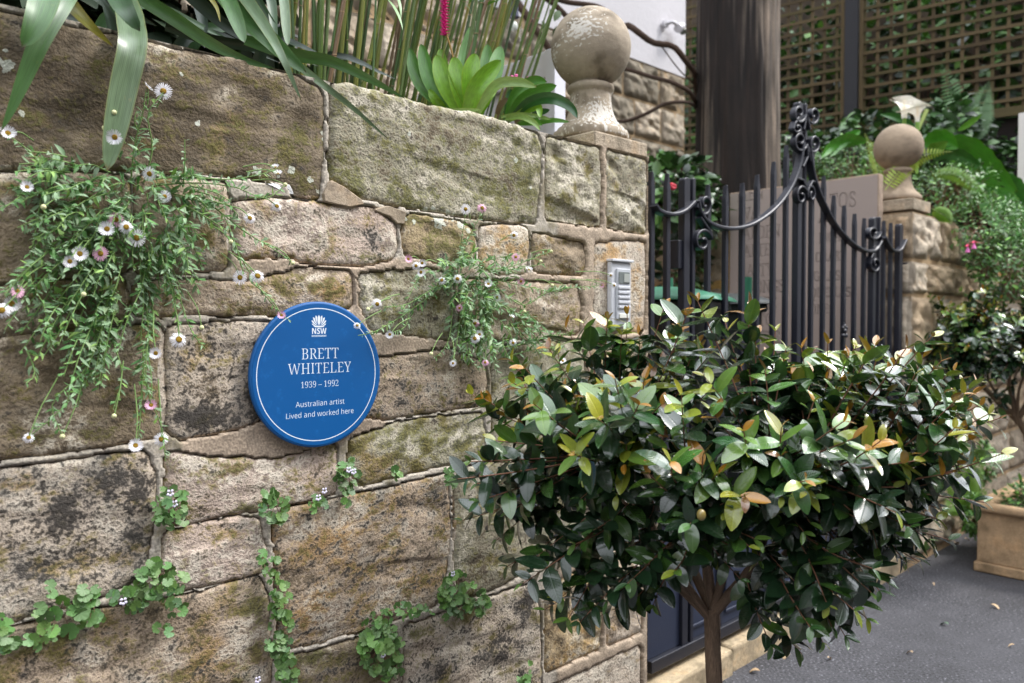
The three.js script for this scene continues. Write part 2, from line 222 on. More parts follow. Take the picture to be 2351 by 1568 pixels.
// ---------------------------------------------------------------- the street wall: every stone traced on the wall plane
// tone: base colour; d dark film, m moss, p pale bleaching, o ochre, b black specks; r relief
const TAN = [174, 156, 136], OLV = [158, 152, 131], PNK = [186, 168, 154], CRM = [190, 176, 159], OCH = [172, 153, 121], BRN = [142, 127, 106];
const STONES = [
  // cap course
  { cap: 1, c: BRN, d: .3, m: .05, p: -.02, o: .05, r: 1, p2: [[-420, -80], [-40, 8], [0, 24], [130, 52], [262, 80], [340, 98], [470, 122], [570, 142], [690, 178], [735, 200], [745, 222], [744, 330], [736, 452], [724, 459], [668, 446], [656, 418], [560, 408], [440, 398], [300, 392], [140, 384], [0, 388], [-420, 400]] },
  { cap: 1, c: OLV, d: .02, m: .1, p: .02, o: -.1, r: 1.1, p2: [[762, 196], [800, 188], [840, 202], [920, 224], [1003, 245], [1094, 258], [1199, 290], [1236, 308], [1245, 332], [1243, 420], [1232, 514], [1150, 508], [1020, 490], [900, 469], [830, 455], [786, 428], [760, 412], [758, 300]] },
  { cap: 1, c: OLV, d: -.05, m: .02, p: .1, o: 0, r: 2.4, p2: [[1257, 316], [1300, 321], [1378, 340], [1382, 420], [1378, 522], [1310, 514], [1252, 503], [1254, 400]] },
  { cap: 1, c: OLV, d: -.02, m: 0, p: .08, o: 0, r: 2.4, p2: [[1392, 344], [1440, 354], [1486, 368], [1486, 450], [1485, 538], [1440, 532], [1392, 523], [1394, 430]] },
  // second course
  { c: BRN, d: .1, m: .05, p: 0, o: 0, r: 1, p2: [[-420, 420], [0, 406], [150, 402], [290, 410], [300, 520], [290, 620], [0, 650], [-420, 690]] },
  { c: TAN, d: .05, m: .05, p: 0, o: .05, r: 1, p2: [[318, 414], [440, 416], [520, 424], [524, 520], [516, 612], [420, 622], [320, 626]] },
  { c: PNK, d: -.05, m: -.02, p: .16, o: .05, r: 1.3, p2: [[540, 470], [640, 462], [740, 470], [836, 479], [868, 488], [904, 516], [911, 545], [905, 588], [850, 603], [724, 600], [654, 584], [549, 588], [542, 530]] },
  { c: OCH, d: .08, m: .14, p: .02, o: .02, r: 1.2, p2: [[932, 508], [952, 497], [1053, 512], [1086, 530], [1093, 560], [1086, 590], [1004, 596], [934, 583], [928, 545]] },
  { c: CRM, d: -.05, m: -.1, p: .12, o: .12, r: 1, p2: [[1110, 524], [1160, 520], [1210, 526], [1214, 570], [1206, 622], [1150, 626], [1108, 612], [1106, 560]] },
  { c: BRN, d: .05, m: .02, p: .0, o: .1, r: 2, p2: [[1226, 540], [1290, 552], [1340, 562], [1344, 600], [1338, 628], [1270, 626], [1226, 618]] },
  // third course
  { c: BRN, d: .05, m: .05, p: 0, o: 0, r: 1, p2: [[-420, 706], [0, 664], [280, 640], [296, 690], [290, 735], [0, 766], [-420, 820]] },
  { c: TAN, d: 0, m: .1, p: .04, o: .1, r: 1.2, p2: [[316, 652], [440, 650], [560, 652], [640, 636], [700, 622], [806, 630], [808, 700], [700, 712], [612, 718], [440, 714], [318, 722]] },
  { c: OLV, d: .04, m: .06, p: .06, o: 0, r: 1.3, p2: [[830, 634], [900, 628], [985, 623], [1036, 634], [1042, 700], [1036, 776], [934, 762], [856, 754], [834, 700]] },
  { c: TAN, d: .02, m: .08, p: .04, o: .02, r: 1.4, p2: [[1062, 646], [1156, 650], [1240, 652], [1326, 656], [1334, 700], [1330, 760], [1240, 776], [1150, 776], [1062, 774], [1056, 700]] },
  // fourth course
  { c: BRN, d: .05, m: .02, p: .06, o: 0, r: 1, p2: [[-420, 850], [0, 786], [180, 764], [366, 752], [372, 850], [376, 930], [366, 998], [200, 1022], [0, 1050], [-420, 1130]] },
  { c: CRM, d: 0, m: 0, p: .06, o: .0, b: .12, r: 1.2, p2: [[392, 756], [500, 748], [620, 744], [640, 800], [640, 880], [620, 944], [560, 976], [480, 992], [420, 1004], [392, 990], [388, 860]] },
  { c: TAN, d: .05, m: .04, p: .08, o: 0, b: .04, r: 1, p2: [[800, 826], [870, 828], [960, 816], [1040, 806], [1112, 838], [1118, 880], [1116, 924], [1000, 940], [890, 958], [810, 950]] },
  { c: OLV, d: .06, m: .1, p: 0, o: 0, r: 1, p2: [[1136, 800], [1240, 794], [1336, 784], [1346, 900], [1340, 1010], [1240, 1030], [1136, 1046], [1132, 920]] },
  // fifth course
  { c: CRM, d: .02, m: .02, p: .12, o: .04, b: .16, r: 1, p2: [[-420, 1180], [0, 1088], [170, 1066], [334, 1043], [350, 1090], [353, 1190], [340, 1240], [330, 1322], [230, 1366], [88, 1404], [0, 1430], [-420, 1580]] },
  { c: PNK, d: 0, m: .04, p: .12, o: 0, r: 1, p2: [[390, 1044], [480, 1056], [640, 1062], [740, 1034], [766, 1012], [774, 1070], [769, 1130], [700, 1148], [578, 1167], [440, 1194], [394, 1202], [388, 1120]] },
  { c: OLV, d: .03, m: .16, p: -.02, o: .12, r: 1, p2: [[806, 1016], [909, 976], [1010, 962], [1106, 952], [1114, 1000], [1108, 1046], [1020, 1064], [933, 1084], [828, 1112], [804, 1070]] },
  { c: OLV, d: .06, m: .06, p: 0, o: 0, r: 1, p2: [[1132, 1064], [1240, 1048], [1342, 1028], [1350, 1120], [1340, 1244], [1240, 1290], [1228, 1302], [1120, 1354], [1060, 1372], [1050, 1300], [1046, 1140], [1060, 1084]] },
  // sixth course
  { c: PNK, d: -.02, m: .02, p: .1, o: .05, r: 1, p2: [[386, 1226], [470, 1208], [553, 1194], [592, 1198], [606, 1262], [600, 1312], [520, 1330], [420, 1350], [380, 1352], [378, 1300]] },
  { c: TAN, d: .06, m: .0, p: .1, o: .14, b: .04, r: 1.1, p2: [[636, 1200], [668, 1174], [770, 1152], [901, 1125], [989, 1101], [1024, 1094], [1034, 1200], [1026, 1300], [1012, 1370], [998, 1386], [849, 1441], [740, 1468], [666, 1486], [650, 1460], [640, 1340]] },
  // seventh course
  { c: TAN, d: .04, m: .08, p: .06, o: .08, b: .05, r: 1, p2: [[-420, 1640], [0, 1456], [180, 1418], [330, 1392], [448, 1370], [596, 1328], [614, 1386], [620, 1520], [616, 1640], [300, 1760], [-420, 2000]] },
  { c: BRN, d: .1, m: .1, p: .0, o: 0, r: 1, p2: [[672, 1514], [810, 1478], [900, 1440], [912, 1500], [920, 1640], [700, 1760], [660, 1700], [664, 1600]] },
  { c: CRM, d: .04, m: .06, p: .12, o: 0, b: .08, r: 1.1, p2: [[934, 1440], [1002, 1421], [1130, 1377], [1224, 1342], [1240, 1420], [1242, 1566], [1236, 1640], [940, 1760], [936, 1600]] },
  // gate pier, rock faced with raised tan pointing
  { pier: 1, c: CRM, d: -.1, m: -.2, p: .14, o: .1, r: .7, p2: [[1366, 560], [1420, 552], [1482, 556], [1484, 660], [1480, 758], [1420, 768], [1362, 770], [1364, 660]] },
  { pier: 1, c: OCH, d: 0, m: -.1, p: .08, o: .08, r: 1.6, p2: [[1360, 796], [1420, 786], [1480, 776], [1480, 880], [1478, 950], [1420, 966], [1360, 978]] },
  { pier: 1, c: CRM, d: 0, m: -.1, p: .05, o: .1, r: 2, p2: [[1362, 1000], [1420, 988], [1478, 972], [1476, 1100], [1475, 1236], [1420, 1256], [1366, 1276]] },
  { pier: 1, c: OCH, d: .0, m: -.1, p: .14, o: .08, r: 2.4, p2: [[1255, 1346], [1300, 1322], [1350, 1300], [1378, 1296], [1384, 1380], [1380, 1490], [1312, 1520], [1254, 1548], [1252, 1440]] },
  { pier: 1, c: CRM, d: .0, m: -.1, p: .1, o: .12, r: 2, p2: [[1396, 1290], [1440, 1272], [1473, 1260], [1473, 1360], [1473, 1452], [1430, 1470], [1394, 1484], [1394, 1380]] },
  { pier: 1, c: CRM, d: -.05, m: -.1, p: .16, o: .02, r: 1, p2: [[1262, 1576], [1345, 1540], [1410, 1508], [1472, 1480], [1472, 1640], [1400, 1690], [1262, 1760]] },
];
// marks seen on the stones: x, y, rx, ry in picture points; kind; strength
const MARKS = [
  [150, 230, 230, 130, 'd', .3], [430, 300, 60, 60, 'p', .16], [480, 200, 90, 30, 'p', .14], [420, 250, 120, 90, 'p', .12], [600, 330, 100, 90, 'm', .16], [610, 430, 60, 22, 'm', .5], [500, 180, 120, 40, 'd', .1], [330, 330, 90, 60, 'o', .15], [560, 300, 80, 60, 'o', .14], [690, 300, 50, 130, 'm', .12],
  [800, 400, 60, 60, 'm', .25], [960, 330, 160, 100, 'd', .05], [1120, 440, 120, 60, 'm', .12], [1000, 260, 200, 30, 'p', .12], [900, 440, 100, 30, 'm', .16], [1210, 380, 40, 130, 'm', .14],
  [850, 560, 40, 36, 'b', .3], [840, 590, 60, 18, 'm', .3], [720, 545, 60, 40, 'p', .18], [620, 520, 60, 40, 'o', .12], [1010, 555, 40, 34, 'm', .25], [1020, 575, 30, 22, 'b', .2],
  [1170, 560, 24, 50, 'o', .3], [1190, 540, 30, 30, 'p', .3], [740, 668, 50, 28, 'o', .25], [700, 655, 60, 20, 'm', .2], [600, 700, 60, 14, 'd', .12], [880, 690, 60, 30, 'm', .14], [980, 735, 50, 36, 'b', .16], [1000, 700, 40, 30, 'd', .15],
  [500, 960, 90, 28, 'b', .42], [590, 900, 40, 60, 'b', .34], [430, 950, 50, 40, 'b', .3], [500, 870, 70, 50, 'p', .12], [430, 840, 40, 50, 'o', .1], [950, 880, 70, 40, 'b', .14], [1060, 880, 40, 40, 'd', .15], [900, 930, 40, 20, 'b', .2],
  [150, 900, 130, 70, 'd', .1], [60, 960, 80, 50, 'd', .16], [250, 985, 120, 18, 'm', .2],
  [150, 1185, 55, 40, 'b', .5], [240, 1110, 60, 36, 'b', .28], [320, 1120, 30, 40, 'b', .42], [310, 1225, 30, 26, 'b', .36], [60, 1300, 60, 40, 'b', .12], [100, 1140, 80, 40, 'p', .2], [240, 1190, 50, 60, 'p', .22], [120, 1260, 90, 36, 'p', .16], [300, 1330, 60, 30, 'b', .16], [40, 1120, 60, 30, 'o', .14], [60, 1370, 90, 20, 'o', .1],
  [560, 1170, 60, 16, 'm', .3], [460, 1180, 70, 14, 'b', .18], [740, 1110, 30, 40, 'b', .12], [520, 1100, 70, 30, 'o', .08], [660, 1080, 80, 20, 'p', .14], [760, 1060, 12, 50, 'm', .24],
  [860, 1060, 50, 40, 'o', .2], [980, 1010, 70, 40, 'm', .2], [900, 1000, 50, 30, 'm', .24], [1060, 1020, 40, 30, 'm', .2], [1080, 985, 30, 20, 'd', .14],
  [850, 1310, 60, 60, 'd', .26], [780, 1250, 70, 50, 'o', .22], [960, 1290, 50, 60, 'd', .2], [720, 1390, 50, 50, 'o', .24], [800, 1180, 90, 30, 'p', .2], [950, 1160, 60, 30, 'b', .16], [740, 1330, 70, 30, 'd', .14], [960, 1390, 50, 24, 'p', .2], [700, 1290, 30, 40, 'd', .18], [905, 1250, 20, 24, 'p', .3], [1000, 1210, 22, 90, 'm', .16],
  [440, 1300, 50, 20, 'p', .1], [400, 1240, 40, 12, 'm', .18], [590, 1240, 16, 40, 'm', .2],
  [500, 1480, 60, 60, 'o', .2], [420, 1500, 120, 40, 'd', .14], [200, 1520, 140, 50, 'd', .14], [580, 1400, 40, 60, 'm', .24], [300, 1500, 90, 40, 'p', .12], [100, 1470, 80, 20, 'm', .2],
  [780, 1530, 90, 24, 'b', .26], [720, 1500, 40, 18, 'm', .3], [830, 1500, 40, 20, 'm', .2],
  [1210, 1380, 20, 34, 'b', .4], [1050, 1400, 70, 30, 'm', .24], [1140, 1500, 50, 34, 'b', .34], [1000, 1540, 40, 30, 'b', .3], [1060, 1460, 60, 40, 'p', .14], [950, 1450, 20, 50, 'm', .26], [1190, 1440, 30, 60, 'b', .16],
  [1100, 1200, 60, 90, 'd', .18], [1150, 1320, 60, 30, 'd', .2], [1330, 1420, 30, 60, 'o', .24], [1320, 1380, 30, 50, 'p', .16], [1280, 1430, 20, 80, 'o', .2], [1430, 1420, 20, 40, 'd', .2], [1430, 1330, 30, 40, 'p', .2],
  [1330, 400, 30, 60, 'p', .2], [1290, 470, 40, 30, 'm', .14], [1440, 420, 24, 50, 'd', .14], [1280, 360, 30, 20, 'm', .1], [1376, 640, 12, 80, 'd', .12], [1460, 660, 16, 70, 'o', .24], [1400, 580, 30, 24, 'o', .2], [1390, 700, 20, 60, 'p', .1],
];
const LICHEN = [[590, 392, 12], [668, 391, 9], [712, 413, 9], [640, 405, 4], [455, 283, 7], [415, 170, 5], [15, 150, 16], [12, 115, 5], [52, 262, 8], [939, 309, 5], [1184, 368, 6], [1218, 432, 4], [978, 484, 9], [995, 478, 6], [1010, 505, 18], [1040, 500, 10], [1060, 515, 12], [930, 500, 6], [1075, 530, 7], [952, 509, 6], [748, 320, 7], [745, 305, 6], [735, 440, 8], [1030, 488, 8], [1000, 498, 9]];

const WX0 = -0.8, WX1 = 1.16, WY0 = 0.1, WY1 = 1.8, TW = 2048, TH = 1776;
function chaikin(p, n) { for (let k = 0; k < n; k++) { const q = []; for (let i = 0; i < p.length; i++) { const a = p[i], b = p[(i + 1) % p.length]; q.push([a[0] * .95 + b[0] * .05, a[1] * .95 + b[1] * .05], [a[0] * .05 + b[0] * .95, a[1] * .05 + b[1] * .95]); } p = q; } return p; }
function resample(p, step) { const out = []; let L = 0; const n = p.length, seg = []; for (let i = 0; i < n; i++) { const a = p[i], b = p[(i + 1) % n], l = Math.hypot(b[0] - a[0], b[1] - a[1]); seg.push(l); L += l; } const m = Math.max(24, Math.round(L / step)); let i = 0, acc = 0; for (let k = 0; k < m; k++) { const t = k * L / m; while (acc + seg[i] < t) { acc += seg[i]; i++; } const f = (t - acc) / seg[i], a = p[i], b = p[(i + 1) % n]; out.push([lerp(a[0], b[0], f), lerp(a[1], b[1], f)]); } return out; }
function inside(p, x, y) { let c = false; for (let i = 0, j = p.length - 1; i < p.length; j = i++) { const a = p[i], b = p[j]; if ((a[1] > y) !== (b[1] > y) && x < (b[0] - a[0]) * (y - a[1]) / (b[1] - a[1]) + a[0]) c = !c; } return c; }
function edgeDist(p, x, y) { let m = 1e9; for (let i = 0, n = p.length; i < n; i++) { const a = p[i], b = p[(i + 1) % n], dx = b[0] - a[0], dy = b[1] - a[1], t = Math.max(0, Math.min(1, ((x - a[0]) * dx + (y - a[1]) * dy) / (dx * dx + dy * dy + 1e-12))), e = (x - a[0] - t * dx) ** 2 + (y - a[1] - t * dy) ** 2; if (e < m) m = e; } return Math.sqrt(m); }
const toWall = ([px, py]) => { const q = onZ(px, py, 0); return [q.x, q.y]; };
STONES.forEach((s, k) => { s.seed = k * 13.7 + 3;
  let o = resample(chaikin(s.p2.map(toWall), 2), 0.007); { const n = o.length; let A = 0; for (let i = 0; i < n; i++) A += o[i][0] * o[(i + 1) % n][1] - o[(i + 1) % n][0] * o[i][1]; const sg = A > 0 ? 1 : -1, gw = s.cap || s.pier ? 0.0015 : 0.0068;
    o = o.map((p, i) => { const a = o[(i + n - 1) % n], b = o[(i + 1) % n], l = Math.hypot(b[0] - a[0], b[1] - a[1]) || 1; return [p[0] + sg * (b[1] - a[1]) / l * gw, p[1] - sg * (b[0] - a[0]) / l * gw]; }); }
  s.out = o.map(([x, y]) => [x + 0.0035 * n2(x * 40 + s.seed, y * 40) + 0.0016 * n2(x * 130, y * 130 + s.seed), y + 0.0035 * n2(x * 40, y * 40 + 50 + s.seed) + 0.0016 * n2(x * 130 + 9, y * 130 + s.seed)]);
  s.box = s.out.reduce((b, [x, y]) => [Math.min(b[0], x), Math.min(b[1], y), Math.max(b[2], x), Math.max(b[3], y)], [9, 9, -9, -9]); });
const marks = MARKS.map(([px, py, rx, ry, k, a]) => { const c = toWall([px, py]), e = toWall([px + rx, py]), f = toWall([px, py + ry]); return { x: c[0], y: c[1], rx: Math.abs(e[0] - c[0]), ry: Math.abs(f[1] - c[1]), k, a }; });
const lichen = LICHEN.map(([px, py, r]) => { const c = toWall([px, py]), e = toWall([px, py + r]); return { x: c[0], y: c[1], r: Math.abs(e[1] - c[1]) }; });
// colour and grain of the stones on one sheet in wall metres
const stCol = new Uint8Array(TW * TH * 4).fill(255), stBmp = new Uint8Array(TW * TH * 4).fill(255);
for (const s of STONES) {
  const mg = 0.012, i0 = Math.max(0, Math.floor((s.box[0] - mg - WX0) / (WX1 - WX0) * TW)), i1 = Math.min(TW - 1, Math.ceil((s.box[2] + mg - WX0) / (WX1 - WX0) * TW)), j0 = Math.max(0, Math.floor((s.box[1] - mg - WY0) / (WY1 - WY0) * TH)), j1 = Math.min(TH - 1, Math.ceil((s.box[3] + mg - WY0) / (WY1 - WY0) * TH));
  // widened outline so that the sides of a stone take its own colour
  const cx = (s.box[0] + s.box[2]) / 2, cy = (s.box[1] + s.box[3]) / 2, wide = s.out.filter((_, i) => i % 2 === 0).map(([x, y]) => { const l = Math.hypot(x - cx, y - cy) || 1; return [x + (x - cx) / l * mg, y + (y - cy) / l * mg]; });
  const near = marks.filter(m => m.x + m.rx * 1.6 > s.box[0] && m.x - m.rx * 1.6 < s.box[2] && m.y + m.ry * 1.6 > s.box[1] && m.y - m.ry * 1.6 < s.box[3]);
  const lic = lichen.filter(m => m.x + 0.03 > s.box[0] && m.x - 0.03 < s.box[2] && m.y + 0.03 > s.box[1] && m.y - 0.03 < s.box[3]);
  const sd = s.seed, fq = 26 + 22 * hash(Math.round(sd * 10), 3), an = 1 + .22 * hash(Math.round(sd * 10), 9), tl = (hash(Math.round(sd * 10), 5) - .5) * .5, ga = .3 + .2 * hash(Math.round(sd * 10), 7);
  for (let j = j0; j <= j1; j++) { const y = WY0 + (j + .5) / TH * (WY1 - WY0);
    const xs = []; for (let a = 0, b = wide.length - 1; a < wide.length; b = a++) { const A = wide[a], B = wide[b]; if ((A[1] > y) !== (B[1] > y)) xs.push((B[0] - A[0]) * (y - A[1]) / (B[1] - A[1]) + A[0]); } if (!xs.length) continue; xs.sort((a, b) => a - b);
    for (let q = 0; q + 1 < xs.length; q += 2) for (let i = Math.max(i0, Math.floor((xs[q] - WX0) / (WX1 - WX0) * TW)), e = Math.min(i1, Math.ceil((xs[q + 1] - WX0) / (WX1 - WX0) * TW)); i <= e; i++) {
      const x = WX0 + (i + .5) / TW * (WX1 - WX0);
      const L = fbm(x * 9 + sd, y * 9 - sd, 3), M = fbm((x + tl * y) * fq / an - sd, (y - tl * x) * fq * an + sd, 3), F = n2(x * 190 + sd, y * 190), F2 = n2(x * 420, y * 420 + sd), w = hash(i, j) - .5, B = fbm(x * 7 + y * 1.5 + sd, y * 70 - x * 6, 2);
      const L2 = fbm(x * 13 + 71 + sd, y * 15 + 13, 2);
      const F3 = n2(x * 105 - sd, y * 115 + 3); const g = .5 * F + .3 * F2 + .42 * F3 + .3 * w;                         // grain
      let d = s.d, m = s.m, p = s.p, o = s.o, b = (s.b || -.1) - .03;
      for (const k of near) { const r2 = ((x - k.x) / k.rx) ** 2 + ((y - k.y) / k.ry) ** 2; if (r2 < 2.4) { const f = k.a * Math.exp(-r2 * 1.1); if (k.k === 'd') d += f; else if (k.k === 'm') m += f; else if (k.k === 'p') p += f; else if (k.k === 'o') o += f; else b += f; } }
      const kk = 1 + .24 * L + .24 * M + .12 * B + ga * g;
      let R = s.c[0] * kk, G = s.c[1] * kk, Bl = s.c[2] * kk;
      const mix = (t, r, gg, bb) => { R += (r - R) * t; G += (gg - G) * t; Bl += (bb - Bl) * t; };
      mix(.66 * sst(.04, .5, o + .6 * L2 - .3 * M + .25 * g), 172 * kk, 130 * kk, 76 * kk);
      mix(.8 * sst(.1, .5, p + .06 - .5 * L + .6 * M + .5 * g), 212 * (1 + .1 * g), 203 * (1 + .1 * g), 186 * (1 + .1 * g));
      mix(.84 * sst(.05, .52, d - .05 + .75 * L + .5 * M + .55 * g), 70 * kk, 60 * kk, 46 * kk);
      mix(.72 * sst(.08, .52, m + .5 * L2 - .55 * M + .4 * g), 88 * kk, 88 * kk, 44 * kk);
      mix(.86 * sst(.06, .5, b + .3 * L2 + .55 * M + .55 * g), 46 * kk, 43 * kk, 40 * kk);
      const lum = .3 * R + .59 * G + .11 * Bl; R = lerp(R, lum, -.04); G = lerp(G, lum, -.04); Bl = lerp(Bl, lum, -.04);
      let bump = 128 + 95 * g + 14 * M + 40 * w;
      for (const k of lic) { const r = Math.hypot(x - k.x, y - k.y) / k.r; if (r < 2 && r + .55 * n2(x * 110, y * 110) + .35 * F < .9) { mix(.85, 202 + 30 * g, 206 + 30 * g, 192 + 30 * g); bump += 45; } }
      const n = (j * TW + i) * 4; stCol[n] = Math.max(0, Math.min(255, R)); stCol[n + 1] = Math.max(0, Math.min(255, G)); stCol[n + 2] = Math.max(0, Math.min(255, Bl)); stBmp[n] = stBmp[n + 1] = stBmp[n + 2] = Math.max(0, Math.min(255, bump));
    } }
}
const stTex = dtex(stCol, TW, TH, true), stBump = dtex(stBmp, TW, TH, false); for (const t of [stTex, stBump]) { t.wrapS = t.wrapT = THREE.MirroredRepeatWrapping; }
const wallStone = S({ map: stTex, bumpMap: stBump, bumpScale: 0.0034, roughness: 0.95 });
const wallUV = (pos) => { const uv = new Float32Array(pos.length / 3 * 2); for (let i = 0; i < uv.length / 2; i++) { uv[2 * i] = (pos[3 * i] - WX0) / (WX1 - WX0); uv[2 * i + 1] = (pos[3 * i + 1] - WY0) / (WY1 - WY0); } return uv; };
const PLQ = onZ(730, 859.5, 0.014);                             // plaque centre
function stoneZ(s, x, y, d) {
  const e = 1 - Math.exp(-d / 0.0045), big = sst(0, 0.05, d), r = s.r;
  let z = -0.0055 * (1 - e) + 0.001 * big + big * 0.006 * r * fbm(x * 7 + s.seed, y * 8, 3) + e * 0.0026 * r * fbm(x * 24, y * 34 + s.seed, 4);
  const led = n2(x * 3.2 + s.seed, y * 15 + x * 2); z -= e * 0.0035 * r * sst(.15, .4, led);
  if (r > 1.5) { z += big * 0.012 * (Math.abs(n2(x * 9 + s.seed, y * 6)) * 1.4 - .3); }
  const q = Math.hypot(x - PLQ.x, y - PLQ.y); if (q < 0.19) z = lerp(Math.min(z, 0.004), z, sst(0.16, 0.19, q));
  return z;
}
const wall = thing('sandstone_wall', 'weathered sandstone garden wall with mossy blocks and a gate pier', 'wall', V(-0.2, 0, -0.1));
for (const s of STONES) {
  const o = s.out, n = o.length; let cx = 0, cy = 0, A = 0; for (let i = 0; i < n; i++) { const a = o[i], b = o[(i + 1) % n], c = a[0] * b[1] - b[0] * a[1]; A += c; cx += (a[0] + b[0]) * c; cy += (a[1] + b[1]) * c; } cx /= 3 * A; cy /= 3 * A;
  const ccw = A > 0, out = ccw ? o : [...o].reverse();
  const K = Math.max(12, Math.min(34, Math.round(Math.min(s.box[2] - s.box[0], s.box[3] - s.box[1]) / 2 / 0.0062))), pos = [], idx = [], back = s.cap ? -0.27 : -0.06;
  for (const [x, y] of out) pos.push(x, y, back);
  for (let k = 0; k <= K; k++) { const f = k === K ? 0.004 : 1 - k / K; const ff = Math.pow(f, 0.92);
    for (const [x0, y0] of out) { const x = cx + (x0 - cx) * ff, y = cy + (y0 - cy) * ff, d = k === 0 ? 0 : edgeDist(out, x, y); pos.push(x, y, stoneZ(s, x, y, d)); } }
  for (let k = 0; k <= K; k++) for (let i = 0; i < n; i++) { const a = k * n + i, b = k * n + (i + 1) % n; idx.push(a, b, a + n, b, b + n, a + n); }
  const c0 = pos.length / 3, top = (K + 1) * n; pos.push(cx, cy, stoneZ(s, cx, cy, edgeDist(out, cx, cy))); for (let i = 0; i < n; i++) idx.push(top + i, top + (i + 1) % n, c0);
  const uv = wallUV(pos), g = new THREE.BufferGeometry(); g.setAttribute('position', new THREE.Float32BufferAttribute(pos, 3)); g.setAttribute('uv', new THREE.BufferAttribute(uv, 2)); g.setIndex(idx); g.computeVertexNormals();
  part(wall, 'stone', g, wallStone);
}
